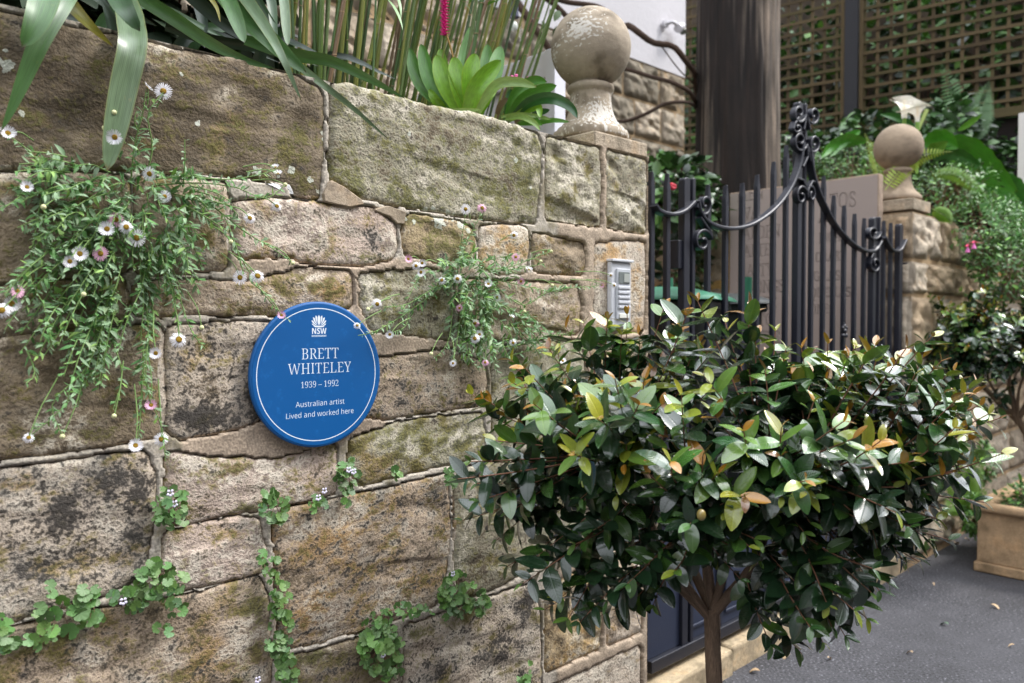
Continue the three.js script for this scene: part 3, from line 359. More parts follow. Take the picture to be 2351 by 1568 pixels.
// mortar: one sheet of pointing behind and between the stones; pinkish render patches, grey joints, raised tan pointing on the pier
{
  const st = 0.0046, nx = Math.ceil((1.131 + 0.92) / st), y0 = 0.0, ny = Math.ceil((1.742 - y0) / st), X = i => -0.92 + i * (1.131 + 0.92) / nx, Y = j => y0 + j * (1.742 - y0) / ny, W = nx + 1, N = W * (ny + 1);
  const D = new Float32Array(N).fill(9), T = new Int8Array(N);
  for (const s of STONES) for (let j = Math.max(0, Math.floor((s.box[1] - y0) / st)); j <= Math.min(ny, Math.ceil((s.box[3] - y0) / st)); j++) for (let i = Math.max(0, Math.floor((s.box[0] + 0.92) / st)); i <= Math.min(nx, Math.ceil((s.box[2] + 0.92) / st)); i++) if (inside(s.out, X(i), Y(j))) { D[j * W + i] = 0; T[j * W + i] = 1; }
  const pass = (k, l, w) => { if (D[l] + w < D[k]) D[k] = D[l] + w; };
  for (let j = 0; j <= ny; j++) for (let i = 0; i <= nx; i++) { const k = j * W + i; if (i) pass(k, k - 1, st); if (j) { pass(k, k - W, st); if (i) pass(k, k - W - 1, st * 1.41); if (i < nx) pass(k, k - W + 1, st * 1.41); } }
  for (let j = ny; j >= 0; j--) for (let i = nx; i >= 0; i--) { const k = j * W + i; if (i < nx) pass(k, k + 1, st); if (j < ny) { pass(k, k + W, st); if (i < nx) pass(k, k + W + 1, st * 1.41); if (i) pass(k, k + W - 1, st * 1.41); } }
  const render = [[[540, 586], [720, 596], [905, 590], [1080, 596], [1100, 630], [820, 640], [690, 632], [560, 660], [530, 640]], [[806, 628], [834, 632], [838, 760], [1050, 780], [1046, 810], [870, 830], [800, 820], [800, 700]], [[410, 1000], [600, 950], [660, 900], [880, 950], [900, 985], [790, 1015], [720, 1060], [560, 1062], [420, 1050]], [[1200, 622], [1350, 630], [1350, 656], [1200, 655]]].map(p => p.map(toWall));
  const pinkAt = (x, y) => { let m = -9; for (const p of render) { const e = edgeDist(p, x, y); m = Math.max(m, inside(p, x, y) ? e : -e); } return sst(-0.004, 0.008, m + 0.005 * n2(x * 60, y * 60)); };
  const pierX = (x) => sst(0.72, 0.735, x);       // the pier begins right of the long joint
  const pos = new Float32Array(N * 3);
  for (let j = 0; j <= ny; j++) for (let i = 0; i <= nx; i++) { const k = j * W + i, x = X(i), y = Y(j), d = D[k]; let z;
    if (T[k]) z = -0.024; else {
      const pk = pinkAt(x, y), pr = pierX(x);
      z = -0.0022 + 0.0016 * fbm(x * 60, y * 60, 3) + 0.0022 * n2(x * 9, y * 9);
      const crack = sst(.22, .36, n2(x * 8 + 31, y * 8 + 4) + .25 * n2(x * 40, y * 40)); z -= (1 - pr) * (1 - pk) * crack * 0.011 * (1 - sst(0.003, 0.007, d));
      z = lerp(z, -0.001 + 0.0016 * fbm(x * 16, y * 30, 3), pk * (1 - pr));
      z = lerp(z, -0.001 + 0.005 * sst(0, 0.012, d) + 0.0015 * fbm(x * 50, y * 50, 2), pr);
      const q = Math.hypot(x - PLQ.x, y - PLQ.y); if (q < 0.18) z = Math.min(z, 0.003);
    }
    pos.set([x, y, z], 3 * k); }
  const idx = []; for (let j = 0; j < ny; j++) for (let i = 0; i < nx; i++) { const a = j * W + i, b = a + 1, c = a + W, e = c + 1; let deep = true; for (const [u, v] of [[-2, -2], [3, -2], [-2, 3], [3, 3], [0, 0], [1, 1]]) { const ii = i + u, jj = j + v; if (ii < 0 || jj < 0 || ii > nx || jj > ny || !T[jj * W + ii]) { deep = false; break; } } if (deep) continue; idx.push(a, b, c, b, e, c); }
  const g = new THREE.BufferGeometry(); g.setAttribute('position', new THREE.BufferAttribute(pos, 3)); g.setAttribute('uv', new THREE.BufferAttribute(wallUV(pos), 2)); g.setIndex(idx); g.computeVertexNormals();
  const mw = 1024, mh = 888, mc = new Uint8Array(mw * mh * 4), mb = new Uint8Array(mw * mh * 4);
  for (let j = 0; j < mh; j++) for (let i = 0; i < mw; i++) { const x = WX0 + (i + .5) / mw * (WX1 - WX0), y = WY0 + (j + .5) / mh * (WY1 - WY0), n = (j * mw + i) * 4;
    const M = fbm(x * 30, y * 30, 3), F = n2(x * 240, y * 240), L = fbm(x * 8 + 5, y * 8, 2), w = hash(i, j + 7) - .5, pk = pinkAt(x, y), pr = pierX(x), kk = 1 + .2 * M + .22 * F + .2 * w + .12 * L;
    let c = [178, 169, 155]; const md = sst(.1, .45, L + .5 * M + .2 * F); c = [lerp(c[0], 104, md * .75), lerp(c[1], 96, md * .75), lerp(c[2], 76, md * .75)];
    const gr = 1 + .05 * fbm(x * 14, y * 160, 2); c = [lerp(c[0], 164 * gr, pk), lerp(c[1], 147 * gr, pk), lerp(c[2], 128 * gr, pk)]; c = [lerp(c[0], 170, pr), lerp(c[1], 153, pr), lerp(c[2], 133, pr)];
    mc[n] = Math.min(255, c[0] * kk); mc[n + 1] = Math.min(255, c[1] * kk); mc[n + 2] = Math.min(255, c[2] * kk); mc[n + 3] = 255; mb[n] = mb[n + 1] = mb[n + 2] = Math.max(0, Math.min(255, 128 + 60 * F + 40 * M + 50 * w)); mb[n + 3] = 255; }
  const mt = dtex(mc, mw, mh, true), mbt = dtex(mb, mw, mh, false); for (const t of [mt, mbt]) t.wrapS = t.wrapT = THREE.MirroredRepeatWrapping;
  part(wall, 'mortar', g, S({ map: mt, bumpMap: mbt, bumpScale: 0.002, roughness: 0.95 }));
  part(wall, 'core', metreUV(box(-2.6, 0, -0.262, 1.13, 1.715, -0.03)), greyMortar);
  // triangular plug of mortar under the joint of the two long cap stones, and a smaller one beside it
  for (const [pp, zz] of [[[[742, 446], [758, 416], [788, 432], [826, 460], [830, 468], [800, 474], [744, 462]], 0.004], [[[860, 482], [890, 474], [930, 488], [926, 512], [912, 512], [896, 496]], 0.0]]) { const sh = new THREE.Shape(chaikin(pp.map(toWall), 2).map(p => new THREE.Vector2(...p))); const e = new THREE.ExtrudeGeometry(sh, { depth: 0.02, bevelEnabled: true, bevelSize: 0.002, bevelThickness: 0.003, bevelSegments: 2 }); e.translate(0, 0, zz - 0.02); metreUV(e, 1.3); part(wall, 'mortar_plug', e, greyMortar); }
}

// ---------------------------------------------------------------- stone finials
function finialGeo(R, capR) {      // lathe profile from the slab top, y up
  const p = [], add = (r, y) => p.push(new THREE.Vector2(r, y)); const k = R / 0.124 * 1.13;
  add(0, 0); add(capR * .97, 0); add(capR * 1.0, 0.012 * k); add(capR * .97, 0.026 * k); add(capR * .88, 0.032 * k); add(capR * .87, 0.037 * k); add(capR * .78, 0.043 * k); add(capR * .74, 0.05 * k);
  for (let i = 0; i <= 10; i++) { const t = i / 10; add(lerp(capR * .70, 0.056 * k, 1 - (1 - t) ** 2.4), (0.054 + 0.076 * t) * k); }
  add(0.057 * k, 0.135 * k); add(0.063 * k, 0.14 * k); add(0.0645 * k, 0.147 * k); add(0.063 * k, 0.154 * k); add(0.056 * k, 0.158 * k);
  const yc = 0.158 * k + R * 0.92; for (let i = 0; i <= 40; i++) { const a = lerp(-1.10, Math.PI / 2, i / 40); add(Math.max(0.0001, R * Math.cos(a)), yc + R * Math.sin(a)); }
  return new THREE.LatheGeometry(p, 72);
}
const finTexOf = (dark, pale, seed) => tex(1024, 512, (u, v, c, i, j) => { const a = tfbm(u, v, 5, 4, seed), b = tfbm(u, v, 30, 3, seed + 4), e = tfbm(u, v, 60, 2, seed + 9), g = hash(i, j) - .5, l = pale * sst(.3, .44, .8 * e + 1.1 * tfbm(u, v, 3, 3, seed + 55) + .15 * b + .06), dk = sst(.0, .5, tfbm(u, v, 7, 3, seed + 20) + .3 * b) * dark; const k = 1 + .12 * a + .12 * b + .1 * g; c[0] = lerp(lerp(160 * k, 88 * k, dk), 205, l); c[1] = lerp(lerp(147 * k, 78 * k, dk), 200, l); c[2] = lerp(lerp(128 * k, 63 * k, dk), 190, l); });
const finMat = S({ map: finTexOf(.7, .95, 3), bumpMap: grainBump, bumpScale: 0.003, roughness: 0.92 }), finMat2 = S({ map: finTexOf(.45, .0, 13), color: rgb(240, 232, 226), bumpMap: grainBump, bumpScale: 0.002, roughness: 0.92 });
function finial(label, x0, x1, yb, yt, mat, R, slabTone) {
  const w = x1 - x0, cx = (x0 + x1) / 2, cz = -0.004 - w / 2, root = thing('ball_finial', label, 'finial', V(cx, yb, cz));
  const sg = rbox(x0, yb + 0.002, cz - w / 2, x1, yt, cz + w / 2, 0.006); metreUV(sg, 1.5); part(root, 'slab', sg, slabTone);
  const g = finialGeo(R, w * 0.475); g.translate(cx, yt + 0.001, cz); part(root, 'ball_and_neck', g, mat);
  return root;
}
{ const a = onZ(1366, 340, -0.004), b = onZ(1487, 370, -0.004), t = onZ(1366, 298, -0.004);
  finial('large stone ball finial speckled with pale lichen on the pier beside the bromeliads', a.x, b.x, a.y, t.y, finMat, 0.122, stoneTones[1]);
  const c = onZ(2097, 481, -0.004), d = onZ(2137, 488, -0.004), e = onZ(2097, 453, -0.004);
  finial('smooth pinkish stone ball finial on the pier under the white lilies', c.x, d.x, c.y, e.y, finMat2, 0.119, stoneTones[1]); }

// ---------------------------------------------------------------- plaque
{
  const R = 0.15, c = PLQ, root = thing('plaque', 'round blue plaque with white lettering and ring fixed to the sandstone wall', 'plaque', V(c.x, c.y, 0.012));
  const blue = '#055798';
  const prof = [[0, 0.002], [R - 0.003, 0.005], [R, 0.007], [R, 0.0125], [R - 0.0015, 0.0145], [R - 0.005, 0.015]].map(p => new THREE.Vector2(...p));
  const body = new THREE.LatheGeometry(prof, 128); body.rotateX(Math.PI / 2); body.translate(c.x, c.y, 0.004);
  part(root, 'disc', body, P({ color: blue, roughness: 0.5 }));
  const cv = document.createElement('canvas'); cv.width = cv.height = 1536; const g = cv.getContext('2d'), U = 1536 / 2;
  g.fillStyle = blue; g.fillRect(0, 0, 1536, 1536); g.translate(U, U); const k = U / 1;      // unit = disc face radius
  for (let i = 0; i < 60; i++) { const r = rngOf(i + 3); const a = r() * 6.28, q = Math.sqrt(r()), x = q * Math.cos(a) * k, y = q * Math.sin(a) * k; g.save(); g.translate(x, y); g.rotate(r() * 3); g.globalAlpha = 0.05; g.fillStyle = '#4f9ae0'; for (let n = 0; n < 14; n++) { g.beginPath(); g.arc((r() - .5) * 90, (r() - .5) * 40, 3 + 12 * r(), 0, 6.3); g.fill(); } g.restore(); }
  g.globalAlpha = 1; g.strokeStyle = '#eef2f6'; g.lineWidth = 0.0125 * k; g.beginPath(); g.arc(0, 0, 0.938 * k, 0, 7); g.stroke();
  g.fillStyle = '#e9eef4'; g.textAlign = 'center'; g.textBaseline = 'alphabetic';
  const text = (s, font, size, w, y, x = 0, thin = 0) => { g.save(); g.translate(x * k, y * k); g.font = `${font[0]} ${size * k}px ${font[1]}`; const m = g.measureText(s).width; g.scale(w * k / m, 1); g.fillText(s, 0, 0); if (thin) { g.lineWidth = thin * k; g.strokeStyle = blue; g.strokeText(s, 0, 0); } g.restore(); };
  text('BRETT', ['normal', 'serif'], 0.215, 0.60, -0.222, 0.018, .004); text('WHITELEY', ['normal', 'serif'], 0.212, 1.01, -0.017, 0.018, .004);
  text('1939 – 1992', ['normal', 'serif'], 0.125, 0.61, 0.178, 0.012, .002);
  text('Australian artist', ['normal', 'sans-serif'], 0.105, 0.78, 0.442, 0.02, .0015); text('Lived and worked here', ['normal', 'sans-serif'], 0.105, 1.09, 0.592, 0.02, .0015);
  text('NSW', ['bold', 'sans-serif'], 0.115, 0.238, -0.578); text('GOVERNMENT', ['bold', 'sans-serif'], 0.034, 0.238, -0.536);
  // flower emblem: petals fanned above a base bar
  g.save(); g.translate(0, -0.688 * k); g.strokeStyle = blue; g.lineWidth = 0.008 * k;
  const petal = (a, len, w) => { g.save(); g.rotate(a); g.beginPath(); g.moveTo(0, 0); g.bezierCurveTo(-w * k, -len * .35 * k, -w * .9 * k, -len * .75 * k, 0, -len * k); g.bezierCurveTo(w * .9 * k, -len * .75 * k, w * k, -len * .35 * k, 0, 0); g.fill(); g.stroke(); g.restore(); };
  for (const a of [-1.3, 1.3]) petal(a, 0.125, 0.032); for (const a of [-.98, .98]) petal(a, 0.15, 0.034); for (const a of [-.64, .64]) petal(a, 0.165, 0.036); for (const a of [-.32, .32]) petal(a, 0.168, 0.036); petal(0, 0.165, 0.04);
  g.beginPath(); g.ellipse(0, 0.006 * k, 0.085 * k, 0.012 * k, 0, 0, 7); g.fill(); g.restore();
  const ct = new THREE.CanvasTexture(cv); ct.colorSpace = THREE.SRGBColorSpace; ct.anisotropy = 8;
  const face = new THREE.CircleGeometry(R - 0.005, 128); face.translate(c.x, c.y, 0.0195);
  part(root, 'printed_face', face, P({ map: ct, roughness: 0.42, clearcoat: 0.25, clearcoatRoughness: 0.3 }));
}

// ---------------------------------------------------------------- intercom on the pier
{
  const p = (x, y) => onZ(x, y, 0.02), a = p(1404, 600), b = p(1449, 742), root = thing('door_intercom', 'white door intercom panel with speaker louvres on the gate pier', 'intercom', V((a.x + b.x) / 2, b.y, 0.01));
  const x0 = a.x, x1 = b.x, y1 = a.y, y0 = b.y - 0.012, W = x1 - x0, H = y1 - y0, pl = P({ color: rgb(205, 207, 212), roughness: 0.45 });
  part(root, 'casing', rbox(x0, y0, 0.002, x1, y1, 0.02, 0.005), pl);
  part(root, 'front_plate', rbox(x0 + W * .2, y0 + H * .12, 0.0202, x1 - W * .12, y1 - H * .1, 0.026, 0.003), P({ color: rgb(190, 193, 199), roughness: 0.4 }));
  part(root, 'camera_window', rbox(x0 + W * .27, y1 - H * .33, 0.0262, x1 - W * .19, y1 - H * .15, 0.0285, 0.001), P({ color: rgb(120, 126, 124), roughness: 0.12 }));
  part(root, 'lens_cover', rbox(x0 + W * .5, y1 - H * .31, 0.0287, x1 - W * .22, y1 - H * .18, 0.030, 0.0006), P({ color: rgb(170, 174, 168), roughness: 0.2 }));
  for (let k = 0; k < 5; k++) { const yy = y1 - H * (.39 + .075 * k); part(root, 'louvre', rbox(x0 + W * .25, yy - H * .022, 0.0262, x1 - W * .17, yy + H * .022, 0.0305, 0.0018), pl); }
  part(root, 'call_button', rbox(x0 + W * .3, y1 - H * .86, 0.0262, x1 - W * .22, y1 - H * .79, 0.0292, 0.002), P({ color: rgb(225, 225, 215), roughness: 0.4 }));
  part(root, 'hood', rbox(x0 - 0.003, y1 + 0.0005, 0.002, x1 + 0.003, y1 + 0.008, 0.028, 0.002), pl);
}

// ---------------------------------------------------------------- iron gate
const iron = P({ color: rgb(19, 22, 35), roughness: 0.5, clearcoat: 0.2, clearcoatRoughness: 0.35, bumpMap: grainBump, bumpScale: 0.0008 });
const GZ_ = -0.045;
function flatBar(pts, thick, depth, z) {       // flat bar bent in the gate plane: pts [x, y]
  const pos = [], idx = [], n = pts.length;
  for (let i = 0; i < n; i++) { const a = pts[Math.max(0, i - 1)], b = pts[Math.min(n - 1, i + 1)], l = Math.hypot(b[0] - a[0], b[1] - a[1]) || 1, nx = -(b[1] - a[1]) / l, ny = (b[0] - a[0]) / l, h = thick / 2, c = 0.25 * thick;
    for (const [o, zz] of [[-h, -depth / 2 + c], [-h, depth / 2 - c], [-h + c, depth / 2], [h - c, depth / 2], [h, depth / 2 - c], [h, -depth / 2 + c], [h - c, -depth / 2], [-h + c, -depth / 2]]) pos.push(pts[i][0] + nx * o, pts[i][1] + ny * o, z + zz); }
  for (let i = 0; i + 1 < n; i++) for (let j = 0; j < 8; j++) { const a = i * 8 + j, b = i * 8 + (j + 1) % 8; idx.push(a, a + 8, b, b, a + 8, b + 8); }
  for (const s of [0, n - 1]) for (let j = 1; j < 7; j++) s ? idx.push(s * 8, s * 8 + j, s * 8 + j + 1) : idx.push(0, j + 1, j);
  const g = new THREE.BufferGeometry(); g.setAttribute('position', new THREE.Float32BufferAttribute(pos, 3)); g.setIndex(idx); const h = g.toNonIndexed(); h.computeVertexNormals(); return h;
}
function smooth2(pts, n = 40) { const c = new THREE.CatmullRomCurve3(pts.map(p => V(p[0], p[1], 0))); return Array.from({ length: n + 1 }, (_, i) => { const p = c.getPoint(i / n); return [p.x, p.y]; }); }
const gp = (px, py) => { const q = onZ(px, py, GZ_); return [q.x, q.y]; };
{
  const root = thing('iron_gate', 'dark navy wrought iron double gate with scrolls, spear pickets and solid lower panels', 'gate', V(2.2, 0.1, GZ_));
  const yBot = 0.118, yMid = 0.60;
  const bar = (px, py, w, top, zoff = 0) => { const [x, yt] = gp(px, py), h = yt - yMid, tip = top; const sh = new THREE.Shape(); sh.moveTo(-w / 2, 0); sh.lineTo(w / 2, 0); sh.lineTo(w / 2, h - tip); sh.lineTo(w * .04, h); sh.lineTo(-w * .04, h); sh.lineTo(-w / 2, h - tip); const g = new THREE.ExtrudeGeometry(sh, { depth: w * .7, bevelEnabled: true, bevelSize: w * .13, bevelThickness: w * .13, bevelSegments: 1 }); g.translate(x, yMid, GZ_ + zoff - w * .35); return g; };
  for (const [x, y] of [[1495, 396], [1531.5, 401], [1625, 426], [1665.5, 427], [1704, 422], [1738, 403], [1776, 373], [1805, 335], [1864, 340], [1891, 406], [1914, 450], [1938, 473], [1962, 492], [1984, 502], [2029, 508], [2045, 513]]) part(root, 'picket', bar(x, y, 0.018, 0.045), iron);
  const post = (px, py, w) => { const [x, yt] = gp(px, py); const sh = new THREE.Shape(); const h = yt - yBot; sh.moveTo(-w / 2, 0); sh.lineTo(w / 2, 0); sh.lineTo(w / 2, h - w * .4); sh.quadraticCurveTo(w / 2, h, 0, h); sh.quadraticCurveTo(-w / 2, h, -w / 2, h - w * .4); const g = new THREE.ExtrudeGeometry(sh, { depth: 0.022, bevelEnabled: true, bevelSize: 0.002, bevelThickness: 0.002, bevelSegments: 1 }); g.translate(x, yBot, GZ_ - 0.011); return g; };
  part(root, 'post', post(1571, 410, 0.03), iron); part(root, 'post', post(1587, 411, 0.014), iron); part(root, 'post', post(2003, 500, 0.03), iron); part(root, 'post', post(2015, 499, 0.014), iron); part(root, 'post', post(2064, 515, 0.04), iron);
  const mid = gp(1838, 240); part(root, 'meeting_stile', post(1832, 236, 0.03), iron); part(root, 'meeting_stile', post(1845, 240, 0.012), iron);
  const dz = GZ_ + 0.016;
  const rail = (pp) => part(root, 'curved_rail', flatBar(smooth2(pp.map(p => gp(...p)), 48), 0.0125, 0.032, dz), iron);
  rail([[1490, 472], [1500, 485], [1530, 494], [1558, 486], [1580, 466]]);
  rail([[1588, 462], [1594, 486], [1606, 505], [1628, 519], [1665, 526], [1704, 520], [1740, 501], [1776, 470], [1805, 428], [1822, 385], [1832, 330]]);
  rail([[1845, 322], [1850, 370], [1858, 412], [1873, 453], [1891, 490], [1909, 520], [1941, 555], [1965, 572], [1986, 578], [2000, 573], [2011, 555]]);
  rail([[2020, 545], [2025, 556], [2034, 571], [2045, 577], [2056, 574], [2068, 552]]);
  const spiral = (cx, cy, rx, ry, a0, turns, tail = []) => { const p = []; const n = 34; for (let i = 0; i <= n; i++) { const t = i / n, k = 0.16 + 0.84 * t, a = a0 + turns * 2 * Math.PI * (t - 1); p.push(gp(cx + rx * k * Math.cos(a), cy + ry * k * Math.sin(a))); } for (const q of tail) p.push(gp(...q)); return p; };
  const scroll = (...a) => part(root, 'scroll', flatBar(spiral(...a), 0.0092, 0.026, dz), iron);
  // S scrolls beside the hinge post
  scroll(1605, 470, 17, 28, Math.PI, 1.3, [[1587, 478]]); scroll(1600, 556, 22, 30, -0.15, 1.3, [[1618, 535], [1604, 515], [1594, 500]]);
  scroll(1994, 534, 16, 18, 0, -1.25, [[2011, 540], [2012, 556]]); scroll(1998, 606, 12, 20, Math.PI, 1.25, [[1988, 592], [1996, 575], [2006, 564]]);
  // crest over the meeting stile: three pairs
  scroll(1822, 262, 15, 24, 0.2, -1.3, [[1837, 275], [1832, 300]]); scroll(1855, 266, 15, 24, Math.PI, 1.3, [[1842, 280], [1846, 300]]);
  scroll(1824, 325, 17, 26, 0.2, -1.35, [[1840, 340], [1841, 362], [1830, 385]]); scroll(1856, 330, 16, 25, Math.PI, 1.35, [[1843, 346], [1848, 372]]);
  scroll(1818, 296, 10, 12, 3.0, 1.0, [[1812, 285], [1820, 272]]);
  scroll(1827, 452, 15, 26, 0.1, 1.3, [[1838, 432], [1830, 415], [1815, 410]]); scroll(1850, 448, 10, 22, Math.PI, -1.3, [[1845, 430], [1852, 418], [1862, 420]]);
  // rails and solid panels below
  const xl = gp(1490, 900)[0] - 0.004, xr = gp(2066, 900)[0];
  part(root, 'lock_rail', rbox(xl, yMid - 0.02, GZ_ - 0.014, xr, yMid + 0.02, GZ_ + 0.014, 0.003), iron);
  part(root, 'bottom_rail', rbox(xl, yBot - 0.004, GZ_ - 0.016, xr, yBot + 0.036, GZ_ + 0.018, 0.003), iron);
  const navy = P({ color: rgb(40, 47, 66), roughness: 0.5, bumpMap: grainBump, bumpScale: 0.0006 });
  const stiles = [1490, 1566, 1650, 1745, 1838, 1920, 2000, 2064].map(x => gp(x, 1000)[0]);
  for (let k = 0; k + 1 < stiles.length; k++) { const a = stiles[k] + (k ? 0.012 : -0.004), b = stiles[k + 1] - 0.012; part(root, 'panel', rbox(a, yBot + 0.037, GZ_ - 0.007, b, yMid - 0.021, GZ_ + 0.001, 0.001), navy);
    if (k) { const m = 0.03, fr = [rbox(a + m, yBot + 0.075, GZ_ + 0.0015, b - m, yBot + 0.087, GZ_ + 0.009, 0.003), rbox(a + m, yMid - 0.07, GZ_ + 0.0015, b - m, yMid - 0.058, GZ_ + 0.009, 0.003), rbox(a + m, yBot + 0.0875, GZ_ + 0.0015, a + m + 0.012, yMid - 0.0705, GZ_ + 0.009, 0.003), rbox(b - m - 0.012, yBot + 0.0875, GZ_ + 0.0015, b - m, yMid - 0.0705, GZ_ + 0.009, 0.003)]; part(root, 'panel_moulding', mergeGeometries(fr), navy); }
    if (k < 6) part(root, 'panel_stile', rbox(stiles[k + 1] - 0.0118, yBot + 0.0365, GZ_ - 0.012, stiles[k + 1] + 0.0118, yMid - 0.0205, GZ_ + 0.012, 0.003), iron); }
  // hinge block, latch, small cast ornament
  { const a = gp(1560, 565); part(root, 'hinge', rbox(a[0] - 0.014, a[1] - 0.075, GZ_ - 0.03, a[0] + 0.012, a[1] + 0.02, GZ_ + 0.006, 0.003), iron); }
  { const a = gp(2080, 612); const g = new THREE.CylinderGeometry(0.014, 0.014, 0.06, 14); g.rotateZ(Math.PI / 2); g.translate(a[0] + 0.03, a[1], GZ_); part(root, 'latch', mergeGeometries([g.toNonIndexed(), rbox(a[0] - 0.035, a[1] - 0.02, GZ_ - 0.012, a[0] + 0.002, a[1] + 0.018, GZ_ + 0.02, 0.004)]), iron); }
  { const a = gp(1929, 760), gs = [[0, 0, .012], [-.016, .014, .008], [.016, .014, .008], [0, .022, .009], [-.014, -.02, .01], [.014, -.02, .01]].map(([dx, dy, r]) => { const s = new THREE.SphereGeometry(r, 10, 8); s.translate(a[0] + dx, a[1] + dy, GZ_ + 0.018); return s; }); part(root, 'cast_ornament', mergeGeometries(gs), iron); }
}

// ---------------------------------------------------------------- carved stone tablet behind the gate
{
  const xT = 3.1, tr = onX(2018, 402, xT), tl = onX(1675, 440, xT), z1 = tr.z, z0 = tl.z, yt = (tr.y + tl.y) / 2, root = thing('carved_tablet', 'tall pinkish sandstone tablet carved with capital letters, standing behind the iron gate', 'tablet', V(xT, 0.28, (z0 + z1) / 2));
  const col = S({ color: rgb(212, 198, 190), map: sandTex, bumpMap: grainBump, bumpScale: 0.001, roughness: 0.93 });
  const sl = rbox(xT + 0.001, 0.071, z0, xT + 0.055, yt, z1, 0.005); metreUV(sl, 1.1); part(root, 'slab', sl, col);
  const cv = document.createElement('canvas'); cv.width = 1024; cv.height = 1600; const g = cv.getContext('2d'); g.fillStyle = '#fff'; g.fillRect(0, 0, 1024, 1600);
  const L = z1 - z0, Hh = yt - 0.071; const X = px => (1 - (onX(px, 600, xT).z - z0) / L);      // only to place the lines
  g.filter = 'none'; g.fillStyle = '#3a3a3a';
  const lines = [[1690, 448, 'MEN', 88, .66], [1905, 462, 'TOS', 92, .66], [1690, 492, 'EVA', 82, .66], [1880, 500, 'ACT', 60, .6], [1690, 538, 'EARDEN', 80, .62], [1880, 545, 'IBOA', 60, .6], [1690, 578, 'EARTE', 80, .66], [1872, 590, 'ORARE', 60, .6], [1690, 622, 'MASTY', 80, .66], [1868, 634, 'GILDS', 60, .6], [1690, 660, 'WRONGS', 80, .62], [1860, 672, 'QUELLES', 60, .6], [1690, 698, 'CREATE', 80, .66], [1860, 710, 'ONE', 60, .6], [1740, 735, 'TO', 80, .66], [1740, 775, 'THE', 80, .66]];
  for (const [px, py, s, fs] of lines) { const q = onX(px, py, xT), u = (q.z - z0) / L, v = (yt - q.y) / Hh; g.save(); g.translate(u * 1024, v * 1600 + fs * .35); g.font = `normal ${fs}px serif`; g.textAlign = 'left'; g.fillText(s, 0, 0); g.restore(); }
  const bt = new THREE.CanvasTexture(cv);
  const f = new THREE.PlaneGeometry(L - 0.012, Hh - 0.012); f.rotateY(-Math.PI / 2); f.translate(xT - 0.0005, (yt + 0.071) / 2, (z0 + z1) / 2);
  part(root, 'carved_face', f, S({ color: rgb(160, 146, 138), bumpMap: bt, bumpScale: 0.02, roughness: 0.93 }));
}

// ---------------------------------------------------------------- glossy clipped shrub on a stem
const leafHeight = (u, v) => { const x = (u - .5) * 2, a = Math.abs(x), rib = Math.exp(-((x / .07) ** 2)), ph = (v * 11 - a * 2.6), vein = Math.exp(-(((((ph % 1) + 1) % 1 - .5) / .16) ** 2)); return { rib, vein, a }; };
const leafTex = tex(128, 256, (u, v, c) => { const { rib, vein } = leafHeight(u, v), k = 232 + 10 * n2(u * 6, v * 9) + 10 * vein + 22 * rib; c[0] = k + 6 * rib; c[1] = k; c[2] = k - 12 * rib; }), leafBump = tex(128, 256, (u, v, c) => { const { rib, vein } = leafHeight(u, v); c[0] = c[1] = c[2] = 150 - 90 * rib - 45 * vein + 10 * n2(u * 20, v * 30); }, false);
const gloss = leafMats({ map: leafTex, bumpMap: leafBump, bumpScale: 0.0011, roughness: 0.26, transmission: 0.26, thickness: 0, specularIntensity: 1, clearcoat: 1, clearcoatRoughness: 0.1 });
const barkTex = tex(256, 256, (u, v, c, i, j) => { const a = tfbm(u, v, 6, 4, 2), b = tfbm(u, v, 40, 2, 8), g = hash(i, j) - .5, k = 1 + .3 * a + .3 * b + .2 * g; c[0] = 118 * k; c[1] = 98 * k; c[2] = 80 * k; });
const bark = S({ map: barkTex, bumpMap: grainBump, bumpScale: 0.004, roughness: 0.9 }), twig = S({ color: rgb(110, 70, 50), roughness: 0.7 });
const BLADES = [[0.22, .3, .25], [0.26, .12, .5], [0.28, .2, .1], [0.22, .5, -.25], [0.25, .05, .8]].map(([w, fold, bend]) => bladeGeo(ovate, { nl: 8, w, fold, bend }));
function leafTone(r, age) {       // age 0 = tip, 1 = old
  const c = new THREE.Color(), q = r();
  if (age < .22) { q < .5 ? c.setRGB(.4, .19, .016) : q < .9 ? c.setRGB(.34, .34, .03) : c.setRGB(.22, .1, .03); }
  else if (age < .45) { q < .4 ? c.setRGB(.28, .34, .035) : c.setRGB(.13, .25, .04); }
  else if (age < .7) { q < .5 ? c.setRGB(.07, .17, .035) : c.setRGB(.035, .1, .025); }
  else { q < .2 ? c.setRGB(.05, .12, .022) : c.setRGB(.016, .044, .018); }
  const k = .95 + .45 * r(); return c.multiplyScalar(k);
}
